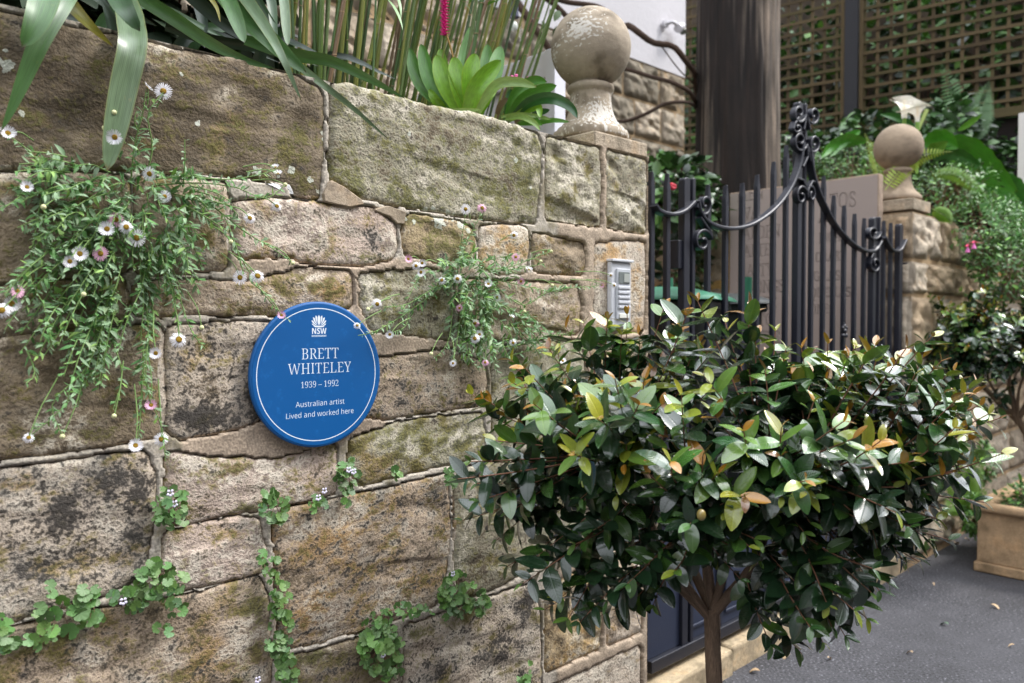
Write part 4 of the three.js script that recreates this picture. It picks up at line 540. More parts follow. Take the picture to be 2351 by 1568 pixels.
function shrub({ label, base, fork, centre, rad, n, tips = [], seed, size = 0.062, trunkR = 0.0165, most = 300, group, fruit = [] }) {
  const r = rngOf(seed), root = thing('glossy_shrub', label, 'shrub', base, group), set = new LeafSet(root, 'leaf', gloss.of, gloss.v);
  const mid = base.clone().lerp(fork, .5).add(V(.006, 0, .004));
  const tg = tube([base, mid, fork], trunkR * 1.05, 14, 10, trunkR); { const p = tg.attributes.position; for (let i = 0; i < p.count; i++) { const k = .0016 * n2(p.getY(i) * 60, i * .7); p.setX(i, p.getX(i) + k); p.setZ(i, p.getZ(i) + k); } } part(root, 'trunk', tg, bark);
  const limbs = [], H = (v) => V(v.x * rad.x, v.y * rad.y, v.z * rad.z), frameX = RIGHT, frameZ = V(FWD.x, 0, FWD.z).normalize();
  const world = (d, k) => centre.clone().addScaledVector(frameX, d.x * rad.x * k).addScaledVector(V(0, 1, 0), d.y * rad.y * k).addScaledVector(frameZ, d.z * rad.z * k);
  for (let i = 0; i < 11; i++) { const a = i / 11 * 6.283 + r() * .4, e = world(V(Math.cos(a) * .8, -.35 + .6 * r(), Math.sin(a) * .8), .72), s = fork.clone().add(V(0, -.03 + .04 * r(), 0)), m = s.clone().lerp(e, .45).add(V((r() - .5) * .04, .02 - .05 * r(), (r() - .5) * .04)), q = s.clone().lerp(e, .75).add(V((r() - .5) * .03, .01, (r() - .5) * .03));
    const pts = [s, m, q, e]; limbs.push(new THREE.CatmullRomCurve3(pts)); part(root, 'branch', tube(pts, trunkR * (.5 + .26 * r()), 12, 7, .003), bark); }
  const twigs = [];
  const shoot = (tip, up, long) => {
    let best = null, bd = 9; for (const c of limbs) for (const t of [.35, .55, .75, .95]) { const p = c.getPointAt(t), d = p.distanceTo(tip) + .12 * Math.abs(.8 - t); if (d < bd) { bd = d; best = p; } }
    const out = tip.clone().sub(centre).setY(0).normalize(), m = best.clone().lerp(tip, .55).add(V((r() - .5) * .05, (r() - .5) * .05 - up * .02, (r() - .5) * .05));
    const c = new THREE.QuadraticBezierCurve3(best, m, tip), L = c.getLength(); twigs.push(tube([best, c.getPoint(.33), c.getPoint(.66), tip], .0022, 7, 4, .001));
    const reach = Math.min(L, long), step = size * .36, k = Math.max(2, Math.floor(reach / step)); let ang = r() * 3.14;
    for (let i = 0; i <= k; i++) { const s = L - i * step, t = Math.max(.02, s / L), p = c.getPointAt(Math.min(1, t)), T = c.getTangentAt(Math.min(1, t)); ang += 1.57 + (r() - .5) * .7;
      const a = V(0, 1, 0).cross(T); if (a.lengthSq() < .01) a.set(1, 0, 0); a.normalize().applyAxisAngle(T, ang);
      const age = Math.min(1, (i + .4 * r()) / (up > .4 ? 5 : 2.2) + (up > .4 ? 0 : .36)), young = i === 0 ? .45 : i === 1 ? .75 : 1;
      for (const sg of [1, -1]) { if (r() < .08) continue; const axis = T.clone().multiplyScalar(i === 0 ? 1.2 : .55).addScaledVector(a, sg * .95).add(V(0, -.1 * Math.min(1, i * .3) + (r() - .5) * .35, 0)), nor = V(0, 1.15, 0).addScaledVector(out, .4).addScaledVector(T, .35).add(V((r() - .5) * .9, (r() - .5) * .4, (r() - .5) * .9));
        const sz = size * young * (.75 + .5 * r()); set.add(BLADES[Math.floor(r() * BLADES.length)], basis(p, axis, nor, sz), leafTone(r, age), sz); }
    }
  };
  for (let i = 0; i < n; i++) { const u = r() * 2 - 1, a = r() * 6.283, q = Math.sqrt(1 - u * u), d = V(q * Math.cos(a), u, q * Math.sin(a)); if (d.y < -.55 && r() < .8) { i--; continue; }
    const k = (.55 + .45 * Math.sqrt(r())) * (1 + .42 * n2(d.x * 3.4 + seed, d.z * 3.4 + d.y * 2.4)); const tip = world(d, k); shoot(tip, d.y > -.05 && k > .74 ? 1 : .2, .16); }
  for (const [px, py, dd, up] of tips) shoot(at(px, py, dd), up, .15);
  const tw = part(root, 'twigs', mergeGeometries(twigs), twig); tw.userData.kind = 'stuff';
  set.finish(most, 'inner_leaves');
  for (const [px, py, dd] of fruit) { const g = new THREE.SphereGeometry(.0085, 16, 12); g.scale(.9, 1.15, .9); const p = at(px, py, dd); g.translate(p.x, p.y, p.z); part(root, 'berry', g, P({ color: rgb(132, 116, 62), roughness: .35, clearcoat: .5 })); }
  return root;
}
{
  const D = 1.66, u = [], r = rngOf(61), add = (list, up, d0, d1) => { for (const [x, y] of list) u.push([x, y, d0 + (d1 - d0) * r(), up]); };
  add([[1340, 742], [1395, 730], [1440, 722], [1525, 704], [1585, 700], [1602, 692], [1665, 740], [1720, 702], [1735, 770], [1780, 760], [1840, 800], [1900, 790], [1960, 800], [2010, 830], [2060, 835], [2140, 772], [2190, 850], [2235, 905], [2295, 960], [2205, 872], [2240, 880], [2215, 940], [1300, 752], [1260, 800], [1205, 845], [1180, 880], [1085, 905], [1110, 915], [1470, 770], [1560, 760], [1650, 790], [1800, 830], [2100, 860], [2170, 900], [2150, 930], [2180, 980], [2175, 1020], [2165, 1060], [2250, 930], [2270, 950], [2230, 985], [2120, 820], [2160, 830], [2210, 905], [2190, 935], [2225, 1010], [2195, 1050], [1990, 800], [2080, 800]], 1, 1.42, 1.78);
  add([[1095, 1110], [1050, 1100], [1062, 1195], [1140, 1240], [1165, 1300], [1290, 1370], [1305, 1420], [1345, 1350], [1375, 1420], [1440, 1340], [1430, 1400], [1500, 1390], [1180, 1170], [1120, 1060], [1230, 1280], [1240, 1200], [1910, 1440], [1960, 1400], [1770, 1480], [1840, 1500], [1890, 1475], [2000, 1360], [2080, 1290], [2130, 1240], [2150, 1190], [2140, 1110], [2090, 1210], [1990, 1290], [1930, 1330], [1870, 1300], [1820, 1390], [1730, 1260], [1690, 1180], [1600, 1250], [1520, 1260], [1320, 1250], [1410, 1240], [1340, 1150], [2020, 1240], [1950, 1230], [1860, 1200], [1780, 1180], [1130, 1180], [1200, 1340], [1250, 1400], [1330, 1430], [1395, 1380], [1470, 1300], [1550, 1310], [1260, 1330], [1700, 1330], [1780, 1300], [1750, 1400], [1860, 1440], [1940, 1460], [1990, 1420], [2040, 1340], [1900, 1390], [1830, 1340], [1100, 1150], [1080, 1060], [1670, 1250], [1590, 1190], [1490, 1190], [2060, 1260], [2110, 1290]], .3, 1.36, 1.66);
  add([[1710, 1140], [1850, 1130], [1540, 1060], [1310, 1040], [1370, 960], [1230, 930], [1650, 1085]], .6, 1.26, 1.36);
  shrub({ label: 'dark glossy shrub with orange young shoots on a bare stem before the gate', base: at(1640, 2080, D).setY(0), fork: at(1634, 1395, D), centre: at(1640, 1035, D), rad: V(.475, .27, .36), n: 270, size: .057, tips: u, seed: 21, most: 300, fruit: [[1610, 1182, 1.3]] });
}

// ---------------------------------------------------------------- daisies growing from the joints
const sage = leafMats({ roughness: 0.62, transmission: 0.3, thickness: 0 });
const stemMat = S({ color: rgb(120, 150, 84), roughness: .7 }), budMat = S({ color: rgb(214, 214, 160), roughness: .7 });
const lobed = (() => { const a = bladeGeo(lance, { nl: 4, w: .13, fold: .2, bend: .3 }), gs = [a]; for (const s of [1, -1]) for (const [y, ang, l] of [[.4, .7, .42], [.58, .6, .36]]) { const b = bladeGeo(lance, { nl: 3, w: .12, fold: .2, bend: .2 }); b.scale(l, l, l); b.rotateZ(-s * ang); b.translate(0, y, .0); gs.push(b); } return mergeGeometries(gs); })();
const DAISYLEAF = [bladeGeo(lance, { nl: 5, w: .13, fold: .3, bend: .5 }), bladeGeo(lance, { nl: 5, w: .1, fold: .15, bend: -.3 }), lobed, bladeGeo(lance, { nl: 5, w: .16, fold: .4, bend: .9 })];
const petalGeos = [0, 1, 2].map(k => { const r = rngOf(k + 40), gs = []; const n = 26; for (let i = 0; i < n; i++) { const a = i / n * 6.283 + (r() - .5) * .1, g = bladeGeo(t => Math.pow(Math.sin(Math.PI * (.12 + .8 * t)), .5), { nl: 3, w: .1, fold: .1, bend: [.15, -.35, .6][k] }); const l = .66 * (.88 + .2 * r()); g.scale(l, l, l); g.translate(0, .34, 0); g.rotateX((r() - .5) * .14 + [0, .35, -.25][k]); g.rotateZ(a); gs.push(g); } return mergeGeometries(gs); });
const discGeo = (() => { const g = new THREE.SphereGeometry(.36, 14, 8, 0, 6.2832, 0, 1.4); g.rotateX(Math.PI / 2); g.scale(1, 1, .55); g.translate(0, 0, -.03); return g; })();
const petalWhite = P({ color: rgb(244, 242, 246), roughness: .6, transmission: .2, thickness: 0 }), petalPink = P({ color: rgb(232, 176, 204), roughness: .6, transmission: .2, thickness: 0 }), discMat = S({ color: rgb(206, 160, 18), bumpMap: grainBump, bumpScale: .02, roughness: .85 });
function daisy(root, p, size, r, pink, side) {
  const nrm = CAM.clone().sub(p).normalize().multiplyScalar(.8).add(V((r() - .5) * .7, .15 + (r() - .5) * .5, (r() - .5) * .5)); if (side) nrm.set((r() - .5) * 2, .7, .4);
  const upv = V((r() - .5), 1, (r() - .5)), m = basis(p, upv.addScaledVector(nrm, -upv.dot(nrm) / nrm.lengthSq()), nrm, size / 2);
  const f = partM(root, 'flower', petalGeos[side ? 1 : Math.floor(r() * 3)], pink ? petalPink : petalWhite, m);
  const c = new THREE.Mesh(discGeo, discMat); c.name = 'flower_centre'; c.castShadow = c.receiveShadow = true; f.add(c);
}
function daisyPlant(label, root0, stems, flowers, fill, seed, zmin, opts = {}) {
  const r = rngOf(seed), root = thing('daisy_plant', label, 'daisy plant', onZ(...root0, .0)), set = new LeafSet(root, 'leaf', sage.of, sage.v), tubes = [];
  const tone = () => { const c = new THREE.Color(), q = r(); q < .55 ? c.setRGB(.26, .4, .21) : q < .9 ? c.setRGB(.12, .3, .07) : c.setRGB(.24, .42, .08); return c.multiplyScalar(.75 + .45 * r()); };
  const run = (pts, dens, l0, l1, sr = .0011) => { const c = new THREE.CatmullRomCurve3(pts), L = c.getLength(); tubes.push(tube(pts, sr * 1.3, Math.max(5, Math.round(L / .018)), 4, sr * .7)); const n = Math.round(L * dens);
    for (let i = 0; i < n; i++) { const t = (i + r()) / n * .98, p = c.getPointAt(t), T = c.getTangentAt(t), a = V(r() - .5, r() - .5, r() - .5).cross(T).normalize(), axis = T.clone().multiplyScalar(.55).addScaledVector(a, .9).add(V(0, 0, .25)), nor = V((r() - .5) * 1.2, .7, .7 + (r() - .5)), sz = lerp(l0, l1, t) * (.7 + .6 * r()); set.add(DAISYLEAF[Math.floor(r() * 4)], basis(p, axis, nor, sz), tone(), sz); } };
  for (const s of stems) { const n = s.pts.length; run(s.pts.map(([x, y], i) => onZ(x, y, lerp(.008, s.z, Math.min(1, i / (n - 1) * 1.4)))), s.d ?? 170, s.l0 ?? .022, s.l1 ?? .011, .0011); }
  for (const [poly, n, d] of fill) { const B = poly.reduce((b, [x, y]) => [Math.min(b[0], x), Math.min(b[1], y), Math.max(b[2], x), Math.max(b[3], y)], [9e9, 9e9, -9e9, -9e9]);
    for (let i = 0; i < n; i++) { let x, y; do { x = lerp(B[0], B[2], r()); y = lerp(B[1], B[3], r()); } while (!inside(poly, x, y)); const f = .18 + .35 * r(), sx = lerp(x, root0[0], f), sy = lerp(y, root0[1], f) - 25 * r(), z = .012 + .055 * r(); run([onZ(sx, sy, z * .4), onZ((sx + x) / 2 + (r() - .5) * 20, (sy + y) / 2 - 12 * r(), z * .9), onZ(x, y, z)], d * 1.25, .024, .014); } }
  for (const [x, y, d, kind, zz] of flowers) { const z = zz ?? .045 + .03 * r(), p = onZ(x, y, z); if (kind === 'bud') { const g = new THREE.SphereGeometry(.0042, 10, 8); g.translate(p.x, p.y, p.z); part(root, 'bud', g, budMat); } else daisy(root, p, 1.12 * d / FPX * p.clone().sub(CAM).dot(FWD), r, kind === 'pink', kind === 'side');
    const from = onZ(lerp(x, root0[0], .22) + (r() - .5) * 20, lerp(y, root0[1], .22) - 10, z * .5); tubes.push(tube([from, from.clone().lerp(p, .6).add(V((r() - .5) * .01, .006, .004)), p], .0012, 6, 4, .0009)); }
  const st = part(root, 'stems', mergeGeometries(tubes), stemMat); st.userData.kind = 'stuff'; set.finish(opts.most ?? 300, 'small_leaves');
}
const bend = (...p) => ({ pts: p, z: .05 });
daisyPlant('large trailing white daisy plant hanging from the joint under the long dark cap stone', [330, 425],
  [bend([330, 420], [350, 340], [340, 260], [375, 212]), bend([300, 420], [310, 330], [330, 250], [335, 205]), bend([330, 415], [420, 405], [520, 412], [600, 400], [634, 388]), bend([360, 425], [450, 420], [540, 430], [610, 455], [655, 425]), bend([380, 440], [480, 470], [560, 530], [640, 580], [672, 604]), bend([400, 450], [500, 480], [540, 560], [560, 630]), bend([420, 470], [520, 540], [570, 620], [610, 680], [648, 722], [668, 738]),
    bend([330, 520], [330, 640], [290, 740], [270, 810]), bend([310, 560], [390, 640], [405, 720], [411, 775]), bend([340, 600], [350, 740], [330, 830], [340, 900], [372, 985], [380, 1060]), bend([330, 640], [340, 760], [335, 860], [347, 928]), bend([300, 700], [230, 830], [130, 950], [66, 1003]), bend([230, 700], [200, 840], [120, 930], [143, 1000]), bend([250, 760], [280, 860], [260, 940]),
    bend([100, 430], [80, 540], [70, 640], [100, 700], [120, 800]), bend([60, 440], [20, 470], [-20, 490]), bend([120, 430], [70, 350], [18, 310]), bend([110, 450], [75, 600], [40, 668], [20, 700]), bend([330, 780], [325, 900], [318, 1000], [311, 1020]), bend([420, 430], [424, 380], [424, 320]), bend([400, 640], [440, 760], [470, 800]), bend([60, 800], [80, 860], [60, 880])],
  [[375, 209, 36], [264, 315, 36], [18, 306, 34], [343, 399, 31], [378, 451, 27], [62, 430, 28], [636, 473, 25], [574, 500, 27], [266, 504, 32, 'pink'], [290, 521, 33], [246, 526, 35], [314, 546, 38], [183, 583, 35], [231, 582, 32, 'pink'], [160, 600, 30], [551, 637, 31], [592, 633, 33], [26, 697, 38], [4, 712, 38], [411, 779, 38], [358, 811, 28], [646, 724, 20, 'pink'], [347, 930, 27, 'pink'], [311, 1023, 32], [371, 1008, 33], [66, 1004, 25], [143, 1002, 0, 'bud'], [40, 668, 30, 'pink'], [338, 201, 26, 'side'], [632, 384, 18, 'side'], [638, 399, 22, 'side'], [308, 193, 0, 'bud'], [262, 258, 0, 'bud'], [240, 294, 0, 'bud'], [672, 604, 0, 'bud'], [192, 676, 0, 'bud'], [100, 475, 0, 'bud'], [655, 424, 0, 'bud'], [463, 752, 0, 'bud'], [530, 555, 0, 'bud'], [262, 955, 0, 'bud']],
  [[[[20, 400], [150, 360], [330, 380], [470, 400], [560, 470], [520, 560], [480, 640], [420, 730], [300, 800], [180, 760], [60, 640], [40, 520]], 125, 130], [[[60, 330], [0, 360], [0, 440], [60, 460], [100, 400]], 7, 120], [[[120, 780], [240, 780], [330, 860], [260, 950], [140, 940]], 12, 110], [[[0, 640], [70, 680], [130, 820], [60, 830], [0, 760]], 12, 120], [[[300, 250], [350, 250], [350, 350], [300, 350]], 3, 110]], 31);
daisyPlant('smaller white daisy plant spilling from the wall beside the round plaque', [1080, 640],
  [bend([1050, 640], [1000, 660], [930, 700], [880, 705]), bend([1010, 660], [960, 700], [900, 740], [850, 765], [822, 770]), bend([1060, 620], [1070, 560], [1100, 500], [1107, 480]), bend([1050, 630], [1058, 560], [1066, 510], [1069, 482]), bend([1120, 620], [1180, 610], [1240, 585], [1265, 578]), bend([1120, 625], [1200, 615], [1250, 605]), bend([1130, 640], [1220, 660], [1270, 670], [1310, 660]), bend([1130, 650], [1200, 700], [1260, 670], [1382, 655]), bend([1060, 700], [1050, 780], [1040, 834]), bend([1080, 720], [1060, 800], [1100, 850]), bend([1040, 690], [1030, 780], [1000, 820], [990, 812]), bend([1100, 700], [1120, 780], [1180, 830]), bend([1130, 690], [1190, 720], [1215, 715]), bend([1120, 800], [1200, 790], [1270, 770], [1320, 765]), bend([1160, 820], [1240, 800], [1300, 800]), bend([990, 620], [960, 640], [934, 690]), bend([940, 710], [930, 750], [895, 765])],
  [[1069, 480, 23], [1107, 477, 23, 'pink'], [937, 595, 20, 'pink'], [955, 610, 20], [969, 604, 19], [966, 625, 21], [1014, 643, 21], [1050, 640, 22], [1121, 652, 20], [1180, 540, 20], [1184, 590, 18, 'pink'], [866, 698, 25], [895, 768, 20], [820, 747, 17], [1055, 707, 16, 'pink'], [1090, 742, 20, 'pink'], [1090, 777, 24], [1101, 768, 20], [1141, 683, 18], [1175, 728, 15, 'side'], [1178, 787, 18], [1114, 832, 17, 'pink'], [1040, 834, 15], [1196, 646, 17, 'pink'], [1382, 655, 12, 'pink'], [1292, 828, 18], [1402, 632, 14], [1410, 655, 14], [1214, 619, 18, 'side'], [845, 710, 0, 'bud'], [990, 812, 0, 'bud'], [1266, 577, 0, 'bud'], [1242, 600, 0, 'bud'], [1268, 655, 0, 'bud'], [1300, 660, 0, 'bud'], [1204, 715, 0, 'bud']],
  [[[[985, 600], [1060, 585], [1110, 600], [1130, 650], [1160, 720], [1140, 760], [1080, 740], [1020, 700], [990, 650]], 52, 140], [[[1040, 740], [1130, 740], [1200, 800], [1180, 860], [1100, 860], [1050, 820]], 26, 120], [[[1130, 600], [1200, 590], [1190, 640], [1140, 650]], 6, 110], [[[1180, 770], [1290, 770], [1290, 840], [1190, 850]], 10, 110]], 47, 0, { most: 300 });

// ---------------------------------------------------------------- small round-leaved toadflax in the joints
const roundLeaf = (() => { const sh = [], n = 40; for (let i = 0; i <= n; i++) { const a = -Math.PI / 2 + .32 + (2 * Math.PI - .64) * i / n, t = (i / n) * 5, k = .82 + .18 * Math.sqrt(Math.abs(Math.sin(t * Math.PI))); sh.push([.5 * k * Math.cos(a), .42 + .5 * k * Math.sin(a)]); }
  const pos = [0, .36, -.04], uv = [.5, .5], idx = []; for (const [x, y] of sh) { const q = Math.hypot(x, y - .4); pos.push(x, y, .12 * q * q * (1 + Math.sin(9 * Math.atan2(y - .4, x)) * .5)); uv.push(.5 + x, y); } for (let i = 1; i <= n; i++) idx.push(0, i, i + 1); const g = new THREE.BufferGeometry(); g.setAttribute('position', new THREE.Float32BufferAttribute(pos, 3)); g.setAttribute('uv', new THREE.Float32BufferAttribute(uv, 2)); g.setIndex(idx); g.computeVertexNormals(); return g; })();
const flax = leafMats({ roughness: .5, transmission: .3, thickness: 0 }), flaxStem = S({ color: rgb(132, 96, 80), roughness: .8 }), lilac = P({ color: rgb(222, 216, 234), roughness: .6 });
function toadflax(label, blobs, seed, flowers = []) {
  const r = rngOf(seed), o = onZ(blobs[0][0], blobs[0][1], 0), root = thing('toadflax_plant', label, 'plant', o, 'toadflax in the wall joints'), tubes = [];
  for (const [px, py, rx, ry, n, size = 26] of blobs) for (let i = 0; i < n; i++) { const a = r() * 6.283, q = Math.sqrt(r()), x = px + rx * q * Math.cos(a), y = py + ry * q * Math.sin(a), z = .012 + .028 * r() * (1.3 - q), p = onZ(x, y, z), s = size * (.55 + .65 * r()) / FPX * p.clone().sub(CAM).dot(FWD);
    const nor = V((r() - .5) * .9 - .2, .45 + .5 * r(), .9), ax = V((r() - .5) * 1.6, r() - .35, .1); const c = new THREE.Color().setRGB(.15, .3, .065).lerp(new THREE.Color().setRGB(.1, .2, .06), r()).multiplyScalar(.85 + .35 * r());
    partM(root, 'leaf', roundLeaf, flax.of(c), basis(p.clone().addScaledVector(ax.clone().normalize(), -s * .4), ax, nor, s));
    const b = onZ(lerp(x, px, .8), lerp(y, py - ry * .2, .8), .002); tubes.push(tube([b, b.clone().lerp(p, .5).add(V(0, .004, .004)), p.clone().add(V(0, 0, -.002))], .0006, 4, 3, .0005)); }
  part(root, 'stems', mergeGeometries(tubes), flaxStem).userData.kind = 'stuff';
  for (const [x, y] of flowers) { const p = onZ(x, y, .04), gs = [[-.003, .003], [.003, .003], [-.004, -.003], [.004, -.003], [0, -.005]].map(([dx, dy]) => { const g = new THREE.SphereGeometry(.0026, 8, 6); g.scale(1, 1, .45); g.translate(p.x + dx, p.y + dy, p.z); return g; }); part(root, 'flower', mergeGeometries(gs), lilac); }
}
toadflax('toadflax tuft with lilac flowers at the left foot of the pinkish stone under the plaque', [[392, 1165, 44, 48, 30, 26], [378, 1190, 20, 14, 4, 22]], 3, [[391, 1131], [400, 1156]]);
toadflax('toadflax tuft on the crossing of joints below the plaque', [[628, 1158, 34, 38, 22, 25]], 4);
toadflax('tiny toadflax sprig with two lilac flowers under the plaque', [[730, 1158, 22, 20, 9, 20]], 5, [[731, 1142], [745, 1126]]);
toadflax('narrow toadflax cluster hanging straight below the plaque rim', [[797, 1092, 24, 40, 38, 20], [790, 1150, 8, 10, 3, 20]], 6, [[801, 1078], [812, 1082]]);
toadflax('wide toadflax patch with large leaves along the gap of the black-stained stone', [[370, 1335, 60, 45, 42, 25], [300, 1375, 50, 30, 14, 28], [210, 1390, 50, 40, 12, 32], [140, 1410, 60, 50, 12, 36], [95, 1465, 40, 24, 6, 38], [400, 1395, 36, 22, 8, 25], [105, 1350, 22, 20, 2, 28], [380, 1452, 24, 22, 4, 24]], 7, [[283, 1380]]);
toadflax('toadflax growing at the left end of the lowest joint', [[14, 1450, 28, 40, 10, 34]], 8);
toadflax('long toadflax string trailing down the upright joint left of the ochre stone', [[605, 1290, 12, 28, 8, 20], [628, 1300, 20, 18, 9, 18], [640, 1340, 22, 24, 10, 20], [645, 1390, 32, 34, 28, 22], [655, 1435, 22, 20, 6, 24], [640, 1480, 28, 26, 24, 22], [660, 1535, 28, 34, 24, 22], [630, 1420, 14, 60, 6, 18]], 9, [[592, 1560]]);
toadflax('thick hanging toadflax mat under the ochre stone', [[875, 1490, 46, 66, 62, 26], [870, 1420, 40, 20, 16, 20], [920, 1405, 40, 18, 14, 18], [960, 1402, 40, 14, 14, 16], [905, 1540, 24, 34, 12, 26]], 10, [[880, 1503]]);
toadflax('bright toadflax clump at the right foot of the ochre stone', [[1050, 1365, 42, 50, 60, 23], [1105, 1382, 20, 30, 14, 21], [1030, 1400, 26, 20, 8, 22]], 11, [[1040, 1317]]);
toadflax('small toadflax sprigs beside the glossy shrub on the upright joint', [[1040, 1072, 18, 16, 9, 17], [1035, 1108, 14, 16, 8, 17]], 12);
toadflax('single toadflax sprig on the joint under the mossy stone right of the plaque', [[915, 1085, 16, 13, 8, 18]], 13);
toadflax('toadflax sprig at the foot of the gate pier', [[1208, 1558, 18, 20, 12, 20], [1214, 1528, 6, 8, 2, 18]], 14);

// ---------------------------------------------------------------- strap-leaved lily over the wall
const strapTex = tex(128, 512, (u, v, c, i, j) => { const s = .5 + .5 * Math.sin(u * 6.283 * 17), n = n2(u * 40, v * 6), f = n2(u * 9, v * 14), k = 1 + .16 * s + .12 * n + .1 * f; const ed = sst(.43, .485, Math.abs(u - .5) + .02 * n2(v * 30, u)), sp = sst(.52, .6, n2(u * 14 + 3, v * 40)) * sst(.2, .5, n2(u * 3, v * 9)), br = sst(.97, 1, v + .02 * n2(u * 9, v * 5)); c[0] = lerp(lerp(200 * k, 255, .75 * Math.max(ed, sp)), 200, br); c[1] = lerp(lerp(208 * k, 235, .6 * Math.max(ed, sp)), 150, br); c[2] = lerp(lerp(196 * k, 170, .5 * ed), 110, br); });
const strapMat = (r, g, b, rough = .42) => P({ color: new THREE.Color().setRGB(r, g, b), map: strapTex, roughness: rough, transmission: .24, thickness: 0, clearcoat: .12, clearcoatRoughness: .3 });
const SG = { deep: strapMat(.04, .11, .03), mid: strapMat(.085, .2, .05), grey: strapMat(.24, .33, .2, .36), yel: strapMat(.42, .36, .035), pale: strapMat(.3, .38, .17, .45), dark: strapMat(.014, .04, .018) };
{
  const root = thing('strap_leaf_lily', 'lily with long arching strap leaves drooping over the wall top', 'lily plant', V(-.15, 1.66, -.3));
  // path points [x, y, z], width in picture points at the middle, colour, twist
  const L = [
    [[[135, -120, -.1], [112, -40, .04], [92, 30, .085], [72, 75, .09], [50, 108, .085]], 66, 'mid', .25, 'blunt'],
    [[[190, -90, -.12], [140, 0, .04], [92, 90, .062], [55, 180, .062], [22, 260, .06], [2, 302, .058]], 62, 'mid', -.45],
    [[[120, -40, -.15], [160, 5, .0], [205, 55, .04], [260, 107, .05]], 44, 'yel', .5],
    [[[255, -90, -.15], [272, -10, .03], [296, 34, .08], [322, 72, .085]], 56, 'deep', .2, 'blunt'],
    [[[285, -20, -.15], [300, 50, -.01], [304, 105, .05], [284, 200, .052], [264, 300, .052], [246, 392, .05]], 62, 'grey', -.12, 'blunt'],
    [[[270, -40, -.25], [402, 43, -.12], [490, 102, -.05], [570, 140, .0], [632, 158, .03]], 38, 'mid', .55],
    [[[500, -60, -.2], [525, 0, -.1], [545, 50, -.05], [562, 98, -.02]], 36, 'mid', .1, 'blunt'],
    [[[520, -60, -.25], [575, 10, -.1], [615, 70, -.02], [648, 130, .04], [692, 232, .055]], 32, 'grey', .1],
    [[[500, -20, -.25], [556, 38, -.12], [612, 84, -.03], [660, 130, .02], [704, 168, .045]], 42, 'mid', -.25, 'blunt'],
    [[[640, -70, -.3], [652, 0, -.25], [657, 60, -.22], [661, 104, -.2]], 22, 'grey', 0, 'blunt'],
    [[[560, 90, -.3], [680, 126, -.16], [758, 140, -.1], [846, 180, -.04], [930, 226, .0]], 32, 'mid', .35],
    [[[600, 90, -.3], [690, 154, -.06], [744, 196, .02], [811, 248, .04], [892, 320, .05]], 22, 'grey', .15],
    [[[470, -40, -.15], [482, -8, -.08], [498, 18, -.06], [506, 50, -.05]], 14, 'yel', .3],
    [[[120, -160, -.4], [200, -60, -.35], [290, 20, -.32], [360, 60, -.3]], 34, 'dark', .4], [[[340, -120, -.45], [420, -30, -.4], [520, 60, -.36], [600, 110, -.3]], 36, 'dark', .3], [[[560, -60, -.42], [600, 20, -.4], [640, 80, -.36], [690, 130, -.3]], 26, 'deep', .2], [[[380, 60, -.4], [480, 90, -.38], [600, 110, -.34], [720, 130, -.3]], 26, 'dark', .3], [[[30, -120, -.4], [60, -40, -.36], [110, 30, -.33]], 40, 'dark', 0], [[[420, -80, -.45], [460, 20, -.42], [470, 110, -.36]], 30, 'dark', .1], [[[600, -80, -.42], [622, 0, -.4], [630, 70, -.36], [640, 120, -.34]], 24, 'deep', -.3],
  ];
  for (const [pts, w, col, tw, end] of L) { const P3 = pts.map(([x, y, z]) => onZ(x, y, z)), dep = P3[Math.floor(P3.length / 2)].clone().sub(CAM).dot(FWD), h = w / FPX * dep / 2; part(root, 'leaf', strap(P3, t => h * (end ? Math.min(1, .7 + t) * Math.pow(Math.max(0.0, 1 - Math.pow(t, 7)), .6) : Math.min(1, .75 + t) * Math.pow(Math.max(0, 1 - Math.pow(t, 2.6)), .8)) + .0003, { seg: 30, fold: .32, twist: tw, twist1: tw * .3 }), SG[col]); }
  // crown of leaves behind, mostly hidden in shade
  const r = rngOf(5); for (let i = 0; i < 34; i++) { const b = V(-.75 + 1.0 * r(), 1.62, -.42 - .35 * r()), a = (r() - .5) * 2.6, len = .35 + .3 * r(), o = V(Math.sin(a), 0, Math.cos(a) * .5); part(root, 'leaf', strap([b, b.clone().addScaledVector(o, len * .3).add(V(0, len * .6, 0)), b.clone().addScaledVector(o, len * .8).add(V(0, len * .5, 0))], t => .017 * Math.pow(1 - t ** 3, .8) + .0003, { seg: 12, fold: .3, face: V(0, .3, 1) }), SG[r() < .6 ? 'dark' : 'deep']); }
}

